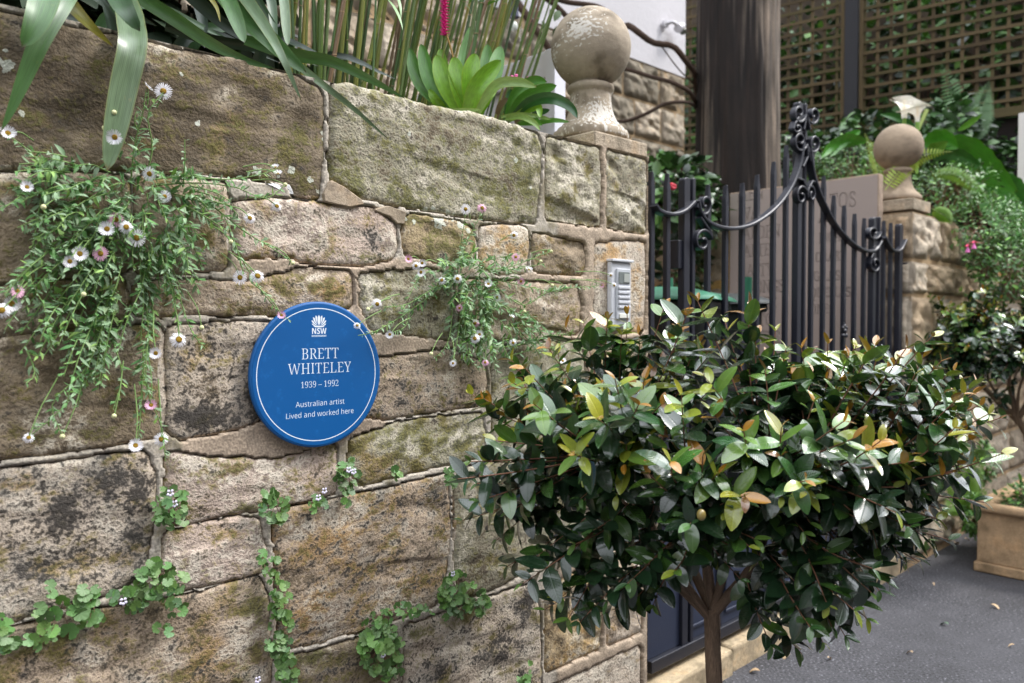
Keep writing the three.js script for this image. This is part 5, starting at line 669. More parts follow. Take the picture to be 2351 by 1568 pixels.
// ---------------------------------------------------------------- bamboo
{
  const nodeMat = S({ color: rgb(168, 140, 110), roughness: .8 }), root = thing('bamboo_clump', 'clump of slender green and brown bamboo canes behind the wall', 'bamboo', V(.25, 1.66, -.6)), r = rngOf(77);
  const cols = [[84, 108, 44], [112, 122, 50], [146, 138, 62], [76, 104, 56], [92, 112, 60], [128, 134, 62], [66, 88, 52], [120, 98, 74]].map(c => P({ color: rgb(...c), roughness: .38, bumpMap: grainBump, bumpScale: .0008 }));
  for (let i = 0; i < 108; i++) { const f = i / 108, z = -.36 - .55 * r(), px = lerp(655, 1120, Math.pow(f, .95)) + (r() - .5) * 26, b = onZ(px - 10, lerp(150, 270, f), z); b.y = 1.6; const lean = lerp(.04, .32, f) + (r() - .5) * .22, h = 1.5, R = (.003 + .004 * r()) * (i % 5 ? 1 : 1.25), sway = (r() - .5) * .03;
    const dirv = RIGHT.clone().multiplyScalar(lean).add(V((r() - .5) * .08, 1, (r() - .5) * .1)), pts = []; const prof = []; const seg = .085 + .06 * r(), N = 34; const g0 = new THREE.CylinderGeometry(1, 1, 1, 10, N, true), p = g0.attributes.position; const off = r() * seg;
    for (let k = 0; k < p.count; k++) { const t = p.getY(k) + .5, y = t * h, m = ((y + off) % seg) / seg, nd = Math.exp(-(((Math.min(m, 1 - m)) * seg / .006) ** 2)), rr = R * (1 - .25 * t) * (1 + .2 * nd), cx = b.x + dirv.x * y + sway * Math.sin(t * 3), cz = b.z + dirv.z * y; p.setXYZ(k, cx + p.getX(k) * rr, b.y + y, cz + p.getZ(k) * rr); }
    g0.computeVertexNormals(); const cane = part(root, 'cane', g0, cols[Math.floor(Math.pow(r(), 1.2) * cols.length)]);
    if (i % 3 === 0) { const rings = []; for (let y = seg - off; y < 1.2; y += seg) { const q = new THREE.TorusGeometry(R * (1 - .25 * y / h) * 1.1, .0009, 5, 12); q.rotateX(Math.PI / 2); q.translate(b.x + dirv.x * y + sway * Math.sin(y / h * 3), b.y + y, b.z + dirv.z * y); rings.push(q); } part(cane, 'node_rings', mergeGeometries(rings), nodeMat).userData.kind = 'stuff'; } }
  const lf = bladeGeo(lance, { nl: 6, w: .07, fold: .3, bend: .5 }), bm = P({ color: new THREE.Color().setRGB(.12, .3, .04), roughness: .45, transmission: .3, thickness: 0 });
  for (const [x, y, x2, y2, d, w] of [[885, -6, 942, 50, 1.75, 1], [905, -20, 935, 30, 1.9, 1], [1075, 10, 1100, -30, 2.2, 1.6], [1110, 15, 1150, -10, 2.3, 1], [1085, 40, 1075, 0, 2.3, 1.2]]) { const a = at(x, y, d), b = at(x2, y2, d - .04), ax = b.clone().sub(a), m = basis(a, ax, V(.2, .5, .7), ax.length()); partM(root, 'leaf', lf, bm, m); }
}

// ---------------------------------------------------------------- bromeliads
function bromeliad(label, base, leaves, mats, group) { const root = thing('bromeliad', label, 'bromeliad', base); for (const [pts, w, m, tw = 0, fold = .45] of leaves) { const P3 = pts.map(([x, y, d]) => at(x, y, d)), dep = P3[0].clone().sub(CAM).dot(FWD), h = w / FPX * dep / 2; part(root, 'leaf', strap(P3, t => h * (.62 + .5 * Math.sin(Math.PI * Math.min(1, t * .9))) * Math.pow(Math.max(0, 1 - Math.pow(t, 9)), .6) + .0003, { seg: 20, fold, twist: tw }), mats[m]); } return root; }
{
  const lime = strapMat(.26, .5, .035, .4), green = strapMat(.12, .33, .04, .4), dk = strapMat(.03, .13, .03, .35), pal = strapMat(.36, .52, .16, .45), brown = strapMat(.2, .13, .08, .8);
  const b = at(1062, 262, 2.28);
  const root = bromeliad('bright lime green bromeliad rosette with a pink flower spike', V(b.x, 1.66, b.z), [
    [[[1075, 265, 2.26], [1055, 200, 2.24], [1042, 130, 2.25]], 36, 0], [[[1060, 265, 2.26], [1020, 190, 2.24], [1002, 125, 2.25]], 34, 0], [[[1085, 265, 2.25], [1080, 180, 2.22], [1092, 122, 2.23]], 36, 0], [[[1070, 268, 2.24], [1095, 200, 2.2], [1150, 138, 2.2]], 36, 0], [[[1045, 262, 2.28], [990, 190, 2.28], [966, 100, 2.3]], 30, 1], [[[1035, 258, 2.3], [965, 190, 2.3], [938, 108, 2.32]], 28, 1], [[[1090, 262, 2.3], [1115, 160, 2.34], [1120, 100, 2.36]], 30, 1], [[[1095, 262, 2.28], [1130, 180, 2.3], [1150, 105, 2.34]], 34, 1], [[[1080, 265, 2.3], [1060, 160, 2.36], [1080, 60, 2.4]], 22, 1], [[[1045, 262, 2.3], [1020, 180, 2.36], [1010, 110, 2.38]], 30, 0], [[[1090, 268, 2.24], [1140, 195, 2.18], [1190, 188, 2.16], [1232, 200, 2.14]], 20, 3], [[[1030, 262, 2.3], [1000, 230, 2.26], [985, 205, 2.26]], 18, 0], [[[1100, 262, 2.28], [1120, 220, 2.26], [1140, 190, 2.28]], 22, 0], [[[1010, 250, 2.2], [1050, 253, 2.14], [1105, 252, 2.1]], 8, 3]], [lime, green, dk, pal]);
  const st = [at(1050, 170, 2.27), at(1035, 110, 2.27), at(1024, 70, 2.27), at(1022, -40, 2.27)]; part(root, 'flower_stalk', tube(st, .0032, 12, 7, .002), S({ color: rgb(150, 120, 60), roughness: .7 }));
  const r = rngOf(9), pk = P({ color: rgb(206, 28, 122), roughness: .4 }), buds = []; for (let i = 0; i < 120; i++) { const y = lerp(80, -40, i / 120), a = i * 2.4, c = at(1021, y, 2.27), g = new THREE.ConeGeometry(.0034, .015, 6); g.rotateZ(Math.PI / 2 * -1); g.rotateY(a); g.rotateX(.3 * (r() - .5)); g.translate(c.x + .009 * Math.cos(a), c.y, c.z - .009 * Math.sin(a)); buds.push(g); } part(root, 'flower_spike', mergeGeometries(buds), pk);
  const b2 = at(1190, 275, 2.3);
  const r2 = bromeliad('darker green bromeliad with drooping leaves beside the large ball finial', V(b2.x, 1.66, b2.z), [
    [[[1165, 265, 2.3], [1185, 215, 2.28], [1225, 185, 2.26], [1256, 188, 2.24]], 22, 1], [[[1170, 268, 2.3], [1200, 230, 2.26], [1250, 205, 2.22], [1278, 196, 2.2]], 26, 1], [[[1175, 272, 2.28], [1215, 235, 2.22], [1270, 226, 2.16], [1312, 248, 2.14], [1326, 272, 2.13]], 22, 2], [[[1160, 262, 2.32], [1190, 210, 2.34], [1240, 178, 2.36]], 18, 2], [[[1170, 275, 2.28], [1215, 250, 2.24], [1235, 245, 2.22], [1240, 270, 2.2]], 16, 0], [[[1160, 272, 2.26], [1200, 268, 2.2], [1230, 285, 2.17], [1240, 300, 2.16]], 12, 3], [[[1185, 285, 2.3], [1230, 282, 2.26], [1270, 276, 2.22], [1308, 280, 2.2]], 10, 1], [[[1165, 275, 2.32], [1175, 230, 2.32], [1172, 205, 2.32]], 26, 2], [[[1150, 268, 2.26], [1190, 262, 2.24], [1240, 268, 2.22], [1265, 274, 2.2]], 8, 3], [[[1180, 278, 2.3], [1200, 268, 2.28], [1215, 262, 2.27]], 20, 4], [[[1140, 262, 2.3], [1150, 240, 2.28], [1165, 225, 2.27]], 12, 4], [[[1205, 285, 2.32], [1230, 262, 2.3], [1262, 252, 2.28]], 14, 2], [[[1190, 285, 2.28], [1220, 272, 2.24], [1245, 288, 2.2]], 12, 1]], [lime, green, dk, pal, brown]);
  for (const [x, y] of [[1178, 178], [1220, 180]]) { const gs = []; for (let i = 0; i < 9; i++) { const p = at(x + (r() - .5) * 18, y + (r() - .5) * 10, 2.3), g = new THREE.SphereGeometry(.005, 7, 6); g.translate(p.x, p.y, p.z); gs.push(g); } part(r2, 'flower', mergeGeometries(gs), P({ color: rgb(214, 90, 150), roughness: .5 })); }
}

// ---------------------------------------------------------------- foliage masses
const fol = P({ color: 0xffffff, roughness: .5, transmission: .28, thickness: 0 }), folGloss = P({ color: 0xffffff, roughness: .35, transmission: .2, thickness: 0, clearcoat: .3, clearcoatRoughness: .3 });
const smallLeaf = bladeGeo(ovate, { nl: 3, w: .24, fold: .25, bend: .4 }), thinLeaf = bladeGeo(lance, { nl: 3, w: .12, fold: .2, bend: .5 }), wideLeaf = bladeGeo(ovate, { nl: 4, w: .32, fold: .2, bend: .6 });
function mass(name, label, category, blobs, { geo = smallLeaf, size = .03, tones, seed = 1, mat = fol, stems = true, group } = {}) {
  const r = rngOf(seed), root = thing(name, label, category, blobs[0].p.clone().setY(blobs[0].base ?? blobs[0].p.y), group); let n = 0; for (const b of blobs) n += b.n;
  const im = new THREE.InstancedMesh(geo, mat, n), o = ROOT.get(root), c = new THREE.Color(); let k = 0; const tubes = [];
  for (const b of blobs) for (let i = 0; i < b.n; i++) { const u = r() * 2 - 1, a = r() * 6.283, q = Math.sqrt(1 - u * u), f = Math.cbrt(.25 + .75 * r()), d = V(q * Math.cos(a), u, q * Math.sin(a)), p = b.p.clone().add(V(d.x * b.r.x, d.y * b.r.y, d.z * b.r.z).multiplyScalar(f * (1 + .22 * n2(d.x * 3 + seed, d.y * 3 + d.z * 2))));
    const t = tones[Math.floor(r() * tones.length)], s = size * (.6 + .8 * r()); im.setMatrixAt(k, basis(p.clone().sub(o), d.clone().multiplyScalar(.8).add(V((r() - .5) * 1.6, (r() - .5) * 1.2, (r() - .5) * 1.6)), d.clone().add(V((r() - .5), .9, (r() - .5))), s)); im.setColorAt(k, c.setRGB(...t).multiplyScalar(.7 + .6 * r())); k++;
    if (stems && i % 24 === 0) { const s0 = b.p.clone().add(V((r() - .5) * b.r.x * .6, -b.r.y * .9, (r() - .5) * b.r.z * .6)); tubes.push(tube([s0, s0.clone().lerp(p, .5).add(V(0, .02, 0)), p], .002, 5, 4, .001)); } }
  im.name = 'foliage'; im.userData.kind = 'stuff'; im.castShadow = im.receiveShadow = true; root.add(im);
  if (tubes.length) part(root, 'stems', mergeGeometries(tubes), twig).userData.kind = 'stuff';
  return root;
}
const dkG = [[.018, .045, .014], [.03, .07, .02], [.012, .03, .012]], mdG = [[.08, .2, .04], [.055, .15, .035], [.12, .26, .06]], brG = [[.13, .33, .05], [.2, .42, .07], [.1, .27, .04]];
// dark hedge behind the strap leaves
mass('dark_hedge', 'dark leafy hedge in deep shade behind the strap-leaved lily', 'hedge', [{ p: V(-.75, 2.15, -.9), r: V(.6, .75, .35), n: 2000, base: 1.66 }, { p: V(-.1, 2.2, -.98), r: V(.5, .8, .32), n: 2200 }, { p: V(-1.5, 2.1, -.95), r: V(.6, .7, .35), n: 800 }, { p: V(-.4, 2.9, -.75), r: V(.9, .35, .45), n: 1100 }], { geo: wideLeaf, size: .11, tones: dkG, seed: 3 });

// ---------------------------------------------------------------- tree trunk behind the gate
{
  const c = at(1693, 300, 4.8), R = .236, root = thing('tree', 'tall tree with a thick weathered bare trunk behind the iron gate', 'tree', V(c.x, 1.7, c.z));
  const g = new THREE.CylinderGeometry(1, 1, 1, 160, 150, true), p = g.attributes.position; for (let i = 0; i < p.count; i++) { const t = p.getY(i) + .5, y = 1.6 + t * 6.8, a = Math.atan2(p.getZ(i), p.getX(i)), rr = R * (1.03 - .05 * t + .12 * Math.exp(-t * 9)) * (1 + .035 * n2(Math.cos(a) * 2.2 + 7, y * .5 + Math.sin(a) * 2.2) + .035 * fbm(Math.cos(a) * 5 + 3, Math.sin(a) * 5 + y * .9, 4) - .03 * sst(.1, .4, n2(Math.cos(a) * 11, Math.sin(a) * 11 + y * .7)) + .035 * Math.exp(-(((y - 2.75) / .13) ** 2) - (((a - 2.1) / .3) ** 2)) - .05 * Math.exp(-(((a - 1.05 + .1 * n2(y, 2)) / .09) ** 2))); p.setXYZ(i, c.x + rr * Math.cos(a), y, c.z + rr * Math.sin(a)); } g.computeVertexNormals();
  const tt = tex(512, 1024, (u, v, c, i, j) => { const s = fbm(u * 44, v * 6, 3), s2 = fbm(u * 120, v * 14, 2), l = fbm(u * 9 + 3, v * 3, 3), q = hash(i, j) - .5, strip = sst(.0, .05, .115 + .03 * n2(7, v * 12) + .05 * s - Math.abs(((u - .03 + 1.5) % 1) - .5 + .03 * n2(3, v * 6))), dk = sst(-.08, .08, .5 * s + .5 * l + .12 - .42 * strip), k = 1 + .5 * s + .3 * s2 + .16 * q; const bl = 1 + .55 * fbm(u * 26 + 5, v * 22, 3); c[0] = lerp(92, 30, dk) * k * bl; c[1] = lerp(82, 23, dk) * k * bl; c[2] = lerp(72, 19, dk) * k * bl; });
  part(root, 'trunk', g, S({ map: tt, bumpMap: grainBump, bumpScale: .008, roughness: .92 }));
  const f = CAM.clone().sub(c).setY(0).normalize(), sd = RIGHT.clone(); const st = [1.62, 2.6, 3.6, 5, 7].map((y, i) => c.clone().addScaledVector(sd, .225 + .006 * (i % 2)).addScaledVector(f, .06).setY(y)); part(root, 'side_stem', tube(st, .026, 20, 8, .024), S({ color: rgb(112, 78, 66), map: barkTex, roughness: .9 }));
  // limbs and crown above the frame
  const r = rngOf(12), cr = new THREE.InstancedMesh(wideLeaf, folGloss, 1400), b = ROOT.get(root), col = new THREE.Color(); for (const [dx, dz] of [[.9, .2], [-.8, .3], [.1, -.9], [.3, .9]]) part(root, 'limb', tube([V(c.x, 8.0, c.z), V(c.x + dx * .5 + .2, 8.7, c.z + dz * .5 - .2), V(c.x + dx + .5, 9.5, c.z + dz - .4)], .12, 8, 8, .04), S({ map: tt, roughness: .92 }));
  for (let i = 0; i < 1400; i++) { const a = r() * 6.283, q = Math.sqrt(r()) * 1.5, pp = V(c.x + .6 + q * Math.cos(a), 9.4 + (r() - .5) * 1.2, c.z - .4 + q * Math.sin(a)); cr.setMatrixAt(i, basis(pp.sub(b), V(r() - .5, r() - .5, r() - .5), V(r() - .5, 1, r() - .5), .12 + .08 * r())); cr.setColorAt(i, col.setRGB(...mdG[i % 3])); } cr.name = 'crown'; cr.userData.kind = 'stuff'; cr.castShadow = true; root.add(cr);
}

// ---------------------------------------------------------------- woody vine, wall lamp, pendant lamp, white cabinet door
{
  const root = thing('woody_vine', 'bare brown woody vine climbing across the white house wall', 'vine', at(1600, 300, 4.6)), vb = S({ map: barkTex, color: rgb(158, 148, 144), bumpMap: grainBump, bumpScale: .006, roughness: .9 }), D = 4.5;
  for (const [pts, w, w1] of [[[[1400, 75], [1440, 58], [1460, 70], [1500, 98], [1545, 106], [1578, 145], [1612, 186], [1640, 210]], 20, 15], [[[1160, -30], [1205, 30], [1240, 82], [1268, 120], [1310, 150]], 26, 20], [[[1245, -10], [1275, 12], [1310, 45], [1340, 60]], 18, 14], [[[1250, -12], [1300, 4], [1380, 18], [1420, 50]], 18, 14], [[[1405, 152], [1450, 162], [1500, 178], [1540, 188], [1575, 205], [1600, 240], [1640, 300]], 13, 16], [[[1400, 280], [1440, 277], [1490, 258], [1525, 239], [1565, 234], [1605, 250], [1640, 268]], 11, 11], [[[1470, 355], [1492, 375], [1515, 391], [1545, 396], [1580, 382], [1603, 350], [1620, 300]], 12, 12], [[[1520, 108], [1555, 155], [1610, 205]], 4, 5], [[[1590, 150], [1600, 220], [1612, 300], [1610, 400]], 14, 16]]) part(root, 'stem', tube(pts.map(([x, y], i) => at(x, y, D + .06 * n2(i * 1.7, x * .01) + .6 * sst(1570, 1625, x))), w / FPX * D * .37, 30, 8, w1 / FPX * D * .37), vb);
  const lf = P({ color: new THREE.Color().setRGB(.1, .16, .06), roughness: .5, transmission: .3, thickness: 0 }), r = rngOf(8); for (const [x, y] of [[1232, 18], [1245, 48], [1262, 20], [1285, 25], [1280, 60], [1296, 62], [1230, 52]]) { const p = at(x, y, 4.4); partM(root, 'leaf', wideLeaf, lf, basis(p, V(r() - .5, -.6, r() - .5), V(r() - .5, .4, .8), .07)); }
}
{
  const p = onZ(1525, 56, -1.945), root = thing('wall_spotlight', 'small white spotlight fixed high on the rendered house wall', 'spotlight', p), m = P({ color: rgb(206, 204, 208), roughness: .4 });
  const g = new THREE.CylinderGeometry(.03, .03, .02, 20); g.rotateX(Math.PI / 2); g.translate(p.x, p.y, p.z + .012); part(root, 'mounting_plate', g, m);
  part(root, 'arm', tube([V(p.x, p.y, p.z + .02), V(p.x + .03, p.y + .01, p.z + .05), V(p.x + .07, p.y, p.z + .06)], .012, 8, 8), m);
  const h = new THREE.CylinderGeometry(.026, .032, .07, 20); h.rotateZ(-1.1); h.translate(p.x + .105, p.y - .012, p.z + .065); const head = part(root, 'lamp_head', h, m); const l = new THREE.CylinderGeometry(.027, .027, .006, 20); l.rotateZ(-1.1); l.translate(p.x + .137, p.y - .03, p.z + .065); part(head, 'lens', l, P({ color: rgb(96, 104, 92), roughness: .15 }));
}
{
  const D = 3.6, root = thing('pendant_lamp', 'hanging lamp with dark cap and clear glass shade behind the bamboo', 'lamp', at(1178, 95, D)), a = at(1180, -80, D), c = at(1180, 8, D), e = at(1178, 40, D), f = at(1178, 104, D);
  part(root, 'cable', tube([a, c], .003, 3, 6), S({ color: rgb(40, 40, 50), roughness: .6 }));
  const g = new THREE.CylinderGeometry(.019, .023, c.y - e.y, 20); g.translate(c.x, (c.y + e.y) / 2, c.z); part(root, 'cap', g, P({ color: rgb(44, 48, 78), roughness: .5 }));
  const s = new THREE.CylinderGeometry(.036, .04, e.y - f.y, 28, 1, true); s.translate(c.x, (e.y + f.y) / 2, c.z); part(root, 'glass_shade', s, P({ color: rgb(240, 242, 240), roughness: .05, transmission: 1, thickness: 0, ior: 1.45 }));
  const b = new THREE.SphereGeometry(.018, 16, 12); b.scale(1, 1.3, 1); b.translate(c.x, e.y - .04, c.z); part(root, 'bulb', b, P({ color: rgb(245, 245, 240), roughness: .1 }));
}
{
  const xP = onZ(1286, 220, -.55).x, z1 = -.55, z0 = -1.4, q = V(xP, 0, 0), yt = onX(1262, 120, xP).y, root = thing('white_screen', 'white painted timber screen beside the large ball finial', 'screen', V(xP, 1.66, (z0 + z1) / 2)), m = S({ color: rgb(226, 226, 234), roughness: .6, bumpMap: grainBump, bumpScale: .001 });
  part(root, 'frame_post', rbox(xP - .03, 1.5, z1 - .05, xP + .03, yt, z1, .003), m); part(root, 'frame_post', rbox(xP - .03, 1.5, z0, xP + .03, yt, z0 + .05, .003), m); part(root, 'top_rail', rbox(xP - .026, yt - .1, z0 + .0505, xP + .026, yt - .002, z1 - .0505, .003), m); part(root, 'board', rbox(xP - .008, 1.5, z0 + .051, xP + .012, yt - .101, z1 - .051, .001), m);
}

// ---------------------------------------------------------------- right pier and wall
{
  const xa = onZ(2097, 520, 0).x, xb = onZ(2200, 520, 0).x, yt = onZ(2097, 482, 0).y, y1 = onZ(2097, 595, 0).y, y2 = onZ(2096, 677, 0).y, root = thing('right_wall', 'pale sandstone wall and gate pier carrying the smooth ball finial', 'wall', V((xa + xb) / 2, 0, -.2));
  part(root, 'core', mergeGeometries([metreUV(box(xa + .012, 0, -.46, xb, yt - .004, -.012)), metreUV(box(xb, 0, -.46, 9, yt - .02, -.034))]), tanMortar);
  const W = xb - xa, rows = [[y1, yt, [0, W * .62, W]], [y2, y1, [0, W * .33, W]], [y2 - .3, y2, [0, W * .55, W]], [y2 - .55, y2 - .3, [0, W * .4, W]], [y2 - .85, y2 - .55, [0, W * .6, W]], [y2 - 1.12, y2 - .85, [0, W * .5, W]], [.03, y2 - 1.12, [0, W * .4, W]]];
  courses(root, V(xa, 0, .0), V(1, 0, 0), V(0, 0, 1), rows, { seed: 8, rough: .022, depth: .03, tones: [0, 0, 3], joint: .02 });
  const LR = rows.map(([a, b], i) => [a, b, [0, .2 + .08 * (i % 2), .45]]); courses(root, V(xa, 0, -.45), V(0, 0, 1), V(-1, 0, 0), LR, { seed: 9, rough: .014, depth: .03, tones: [0, 3], joint: .016 });
  const r2 = rows.map(([a, b], i) => [a, b - (i ? 0 : .016), cutsOf(4.6, .5, 20 + i)]); courses(root, V(xb + .004, 0, -.022), V(1, 0, 0), V(0, 0, 1), r2, { seed: 10, rough: .025, depth: .03, tones: [0, 1, 3], joint: .02 });
}
{ // wall at the far side of the passage, behind the tablet
  const root = thing('passage_wall', 'stone passage wall with yellowish pointing behind the bins', 'wall', V(3.2, .28, -1.5)); const zT = onX(1675, 600, 3.1).z - .02, y = onX(1650, 517, 3.14).y;
  part(root, 'core', metreUV(box(3.15, .281, -1.9, 3.19, y - .01, zT)), S({ color: rgb(226, 196, 130), map: sandTex, roughness: .95 }));
  courses(root, V(3.145, 0, -1.9), V(0, 0, 1), V(-1, 0, 0), [[.3, .62, [0, .3, zT + 1.9]], [.62, .95, [0, .5, zT + 1.9]], [.95, 1.22, [0, .35, zT + 1.9]], [1.22, 1.45, [0, .6, zT + 1.9]], [1.45, y, [0, .3, zT + 1.9]]], { seed: 14, rough: .03, depth: .02, tones: [1, 2, 4] });
}
// ---------------------------------------------------------------- bins
function bin(label, p, turn, upright) {
  const root = thing('wheelie_bin', label, 'bin', p, 'bins behind the gate'), dark = P({ color: rgb(38, 44, 42), roughness: .5 }), lid = P({ color: rgb(50, 116, 88), roughness: .5 }), M = new THREE.Matrix4().makeRotationY(turn).setPosition(p), pt = (n, g, m) => part(root, n, g.applyMatrix4(M), m);
  const b = new THREE.BoxGeometry(.46, .94, .5, 1, 4, 1), q = b.attributes.position; for (let i = 0; i < q.count; i++) { const k = .8 + .2 * (q.getY(i) / .94 + .5); q.setX(i, q.getX(i) * k); q.setZ(i, q.getZ(i) * k); } b.translate(0, .55, 0); b.computeVertexNormals(); pt('body', b, dark);
  pt('rim', rbox(-.25, 1.0, -.27, .25, 1.035, .27, .01), dark);
  const lg = new THREE.SphereGeometry(1, 24, 10, 0, 6.2832, 0, 1.5708); lg.scale(.27, .055, .29); const lq = lg.attributes.position; for (let i = 0; i < lq.count; i++) { const x = lq.getX(i) / .27, z = lq.getZ(i) / .29, m = Math.max(Math.abs(x), Math.abs(z)) || 1, l = Math.hypot(x, z) || 1; lq.setX(i, .27 * x * l / m); lq.setZ(i, .29 * z * l / m); } lg.computeVertexNormals(); lg.translate(0, 1.036, 0); pt('lid', lg, upright ? dark : lid);
  for (const s of [-.16, .16]) { const g = new THREE.CylinderGeometry(.02, .02, .17, 12); g.translate(s, 1.06, -.32); pt('handle', g, upright ? lid : dark); const w = new THREE.CylinderGeometry(.1, .1, .05, 20); w.rotateZ(Math.PI / 2); w.translate(s * 1.5, .1, -.25); pt('wheel', w, dark); }
}
bin('dark wheelie bin with flat green lid next to the gate pier', at(1490, 1000, 3.02).setY(.281), .4, false); bin('dark wheelie bin with upright green handles in front of the passage wall', at(1612, 1000, 3.62).setY(.28), 2.2, true);
mass('camellia_bush', 'green camellia bush with a red bloom behind the gate pier', 'bush', [{ p: at(1545, 450, 4.3), r: V(.22, .2, .22), n: 420, base: .28 }, { p: at(1500, 420, 4.5), r: V(.2, .16, .2), n: 220 }, { p: at(1590, 490, 4.4), r: V(.16, .2, .16), n: 220 }, { p: at(1540, 620, 4.5), r: V(.2, .3, .2), n: 260 }], { size: .07, geo: wideLeaf, tones: [...dkG, ...mdG], seed: 15, mat: folGloss });
{ const root = scene.getObjectByName('camellia_bush'), p = at(1542, 428, 4.02), gs = []; for (let i = 0; i < 9; i++) { const g = new THREE.SphereGeometry(.013, 8, 6); g.scale(1, .6, 1); g.translate(p.x + .012 * Math.cos(i * 2.4), p.y + .012 * Math.sin(i * 2.4), p.z + .004 * (i % 3)); gs.push(g); } const tp = at(1545, 470, 4.3); part(root, 'trunk', tube([V(tp.x + .02, .281, tp.z), V(tp.x - .01, .8, tp.z + .01), tp], .02, 12, 8, .012), bark); part(root, 'bloom', mergeGeometries(gs), P({ color: rgb(190, 20, 50), roughness: .5 })); }

// ---------------------------------------------------------------- lattice fence on the far boundary
{
  const A = at(2351, 784, 5.58), B = at(1964, 784, 6.24), u = B.clone().sub(A).setY(0).normalize(), n = V(-u.z, 0, u.x); if (n.dot(CAM.clone().sub(A)) < 0) n.negate();
  const s0 = -.9, s1 = A.distanceTo(B) + 1.75, sp = A.distanceTo(at(1950, 784, 6.265)), yb = onZ(0, 0, 0) && 1.2375 + (740 - 303) / FPX * 6.24, yTop = 4.5, O = A.clone().setY(0);
  const m4 = new THREE.Matrix4().makeBasis(u.clone().negate(), V(0, 1, 0), n).setPosition(O), root = thing('lattice_fence', 'tall weathered timber lattice fence with a dark post above the garden bed', 'fence', O.clone().addScaledVector(u, 1).setY(1.7));
  const lt = tex(256, 64, (uu, v, c, i, j) => { const s = fbm(uu * 5, v * 20, 3), k = 1 + .3 * s + .2 * (hash(i, j) - .5); c[0] = 128 * k; c[1] = 114 * k; c[2] = 90 * k; }), mats = [[184, 176, 154], [164, 164, 132], [150, 141, 120]].map(c => S({ color: rgb(...c), map: lt, roughness: .9 }));
  const bar = (nm, a0, a1, y0, y1, z0, z1, m) => { const g = box(-a1, y0, z0, -a0, y1, z1); g.applyMatrix4(m4); return part(root, nm, g, m); };
  let k = 0; for (const [a, b] of [[s0, sp - .055], [sp + .055, s1]]) { for (let y = yb + .06; y < yTop; y += .087) bar('slat', a, b, y, y + .023, .002, .010, mats[k++ % 3]); for (let s = a + .05; s < b; s += .096) bar('slat', s, s + .023, yb, yTop, -.008, .0, mats[k++ % 3]);
    bar('frame_rail', a, b, yb - .045, yb + .02, -.02, .025, mats[1]); bar('frame_stile', a, a + .028, yb + .021, yTop, .011, .024, mats[0]); bar('frame_stile', b - .028, b, yb + .021, yTop, .011, .024, mats[0]); }
  bar('post', sp - .048, sp + .048, 1.5, yTop, -.05, .05, S({ color: rgb(38, 38, 42), roughness: .75 }));
  bar('base_board', s0, s1, 1.6, yb - .05, -.06, -.02, S({ color: rgb(52, 44, 38), map: barkTex, roughness: .95 }));
  // dark wall added behind so no bright sky shows, and the greenery between
  const g = box(-s1 - .6, 1.2, -1.2, -s0 + .8, 5.2, -1.0); g.applyMatrix4(m4); lone('added_backing_wall', 'dark brick backing wall added behind the lattice fence to hide bright sky', 'wall', metreUV(g), S({ color: rgb(92, 84, 76), map: sandTex, roughness: .95 }));
  const at2 = (s, y, z) => O.clone().addScaledVector(u, s).addScaledVector(n, z).setY(y); const bl = []; for (let i = 0; i < 14; i++) bl.push({ p: at2(s0 + .2 + i * .36, 3.2 + .5 * n2(i * 1.3, 4), -.5 - .1 * (i % 3)), r: V(.4, .8, .3), n: 320, base: 1.7 });
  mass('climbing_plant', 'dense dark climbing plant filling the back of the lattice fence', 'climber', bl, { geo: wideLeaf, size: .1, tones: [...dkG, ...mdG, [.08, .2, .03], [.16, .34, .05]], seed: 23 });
}
// ---------------------------------------------------------------- plants over the right wall
mass('fine_leaf_shrub', 'fine-leaved green shrub with tiny white flowers behind the carved tablet', 'shrub', [{ p: at(1945, 375, 4.9), r: V(.2, .16, .22), n: 900, base: 1.7 }, { p: at(1890, 400, 5.1), r: V(.2, .14, .2), n: 500 }, { p: at(2000, 420, 4.6), r: V(.1, .14, .12), n: 300 }], { size: .024, tones: [...mdG, ...brG], seed: 31 });
mass('trailing_shrub', 'trailing small-leaved shrub spilling over the wall right of the smooth finial', 'shrub', [{ p: at(2170, 440, 4.5), r: V(.2, .16, .2), n: 1100, base: 1.7 }, { p: at(2260, 520, 4.3), r: V(.22, .2, .18), n: 1300 }, { p: at(2310, 620, 4.15), r: V(.16, .17, .14), n: 900 }, { p: at(2260, 590, 4.15), r: V(.09, .14, .09), n: 420 }, { p: at(2390, 560, 4.3), r: V(.3, .3, .25), n: 1000 }, { p: at(2215, 420, 4.7), r: V(.25, .12, .2), n: 500 }], { size: .026, tones: [...mdG, ...mdG, ...brG, [.2, .26, .14]], seed: 33 });
mass('undergrowth', 'shaded leafy undergrowth below the lattice fence', 'plants', [{ p: at(2200, 330, 5.3), r: V(.45, .3, .2), n: 800, base: 1.7 }, { p: at(2000, 350, 5.7), r: V(.5, .25, .3), n: 700 }, { p: at(1850, 390, 5.6), r: V(.4, .25, .3), n: 600 }, { p: at(2360, 420, 5.2), r: V(.3, .35, .2), n: 700 }], { size: .07, geo: wideLeaf, tones: [...dkG, ...mdG], seed: 35 });
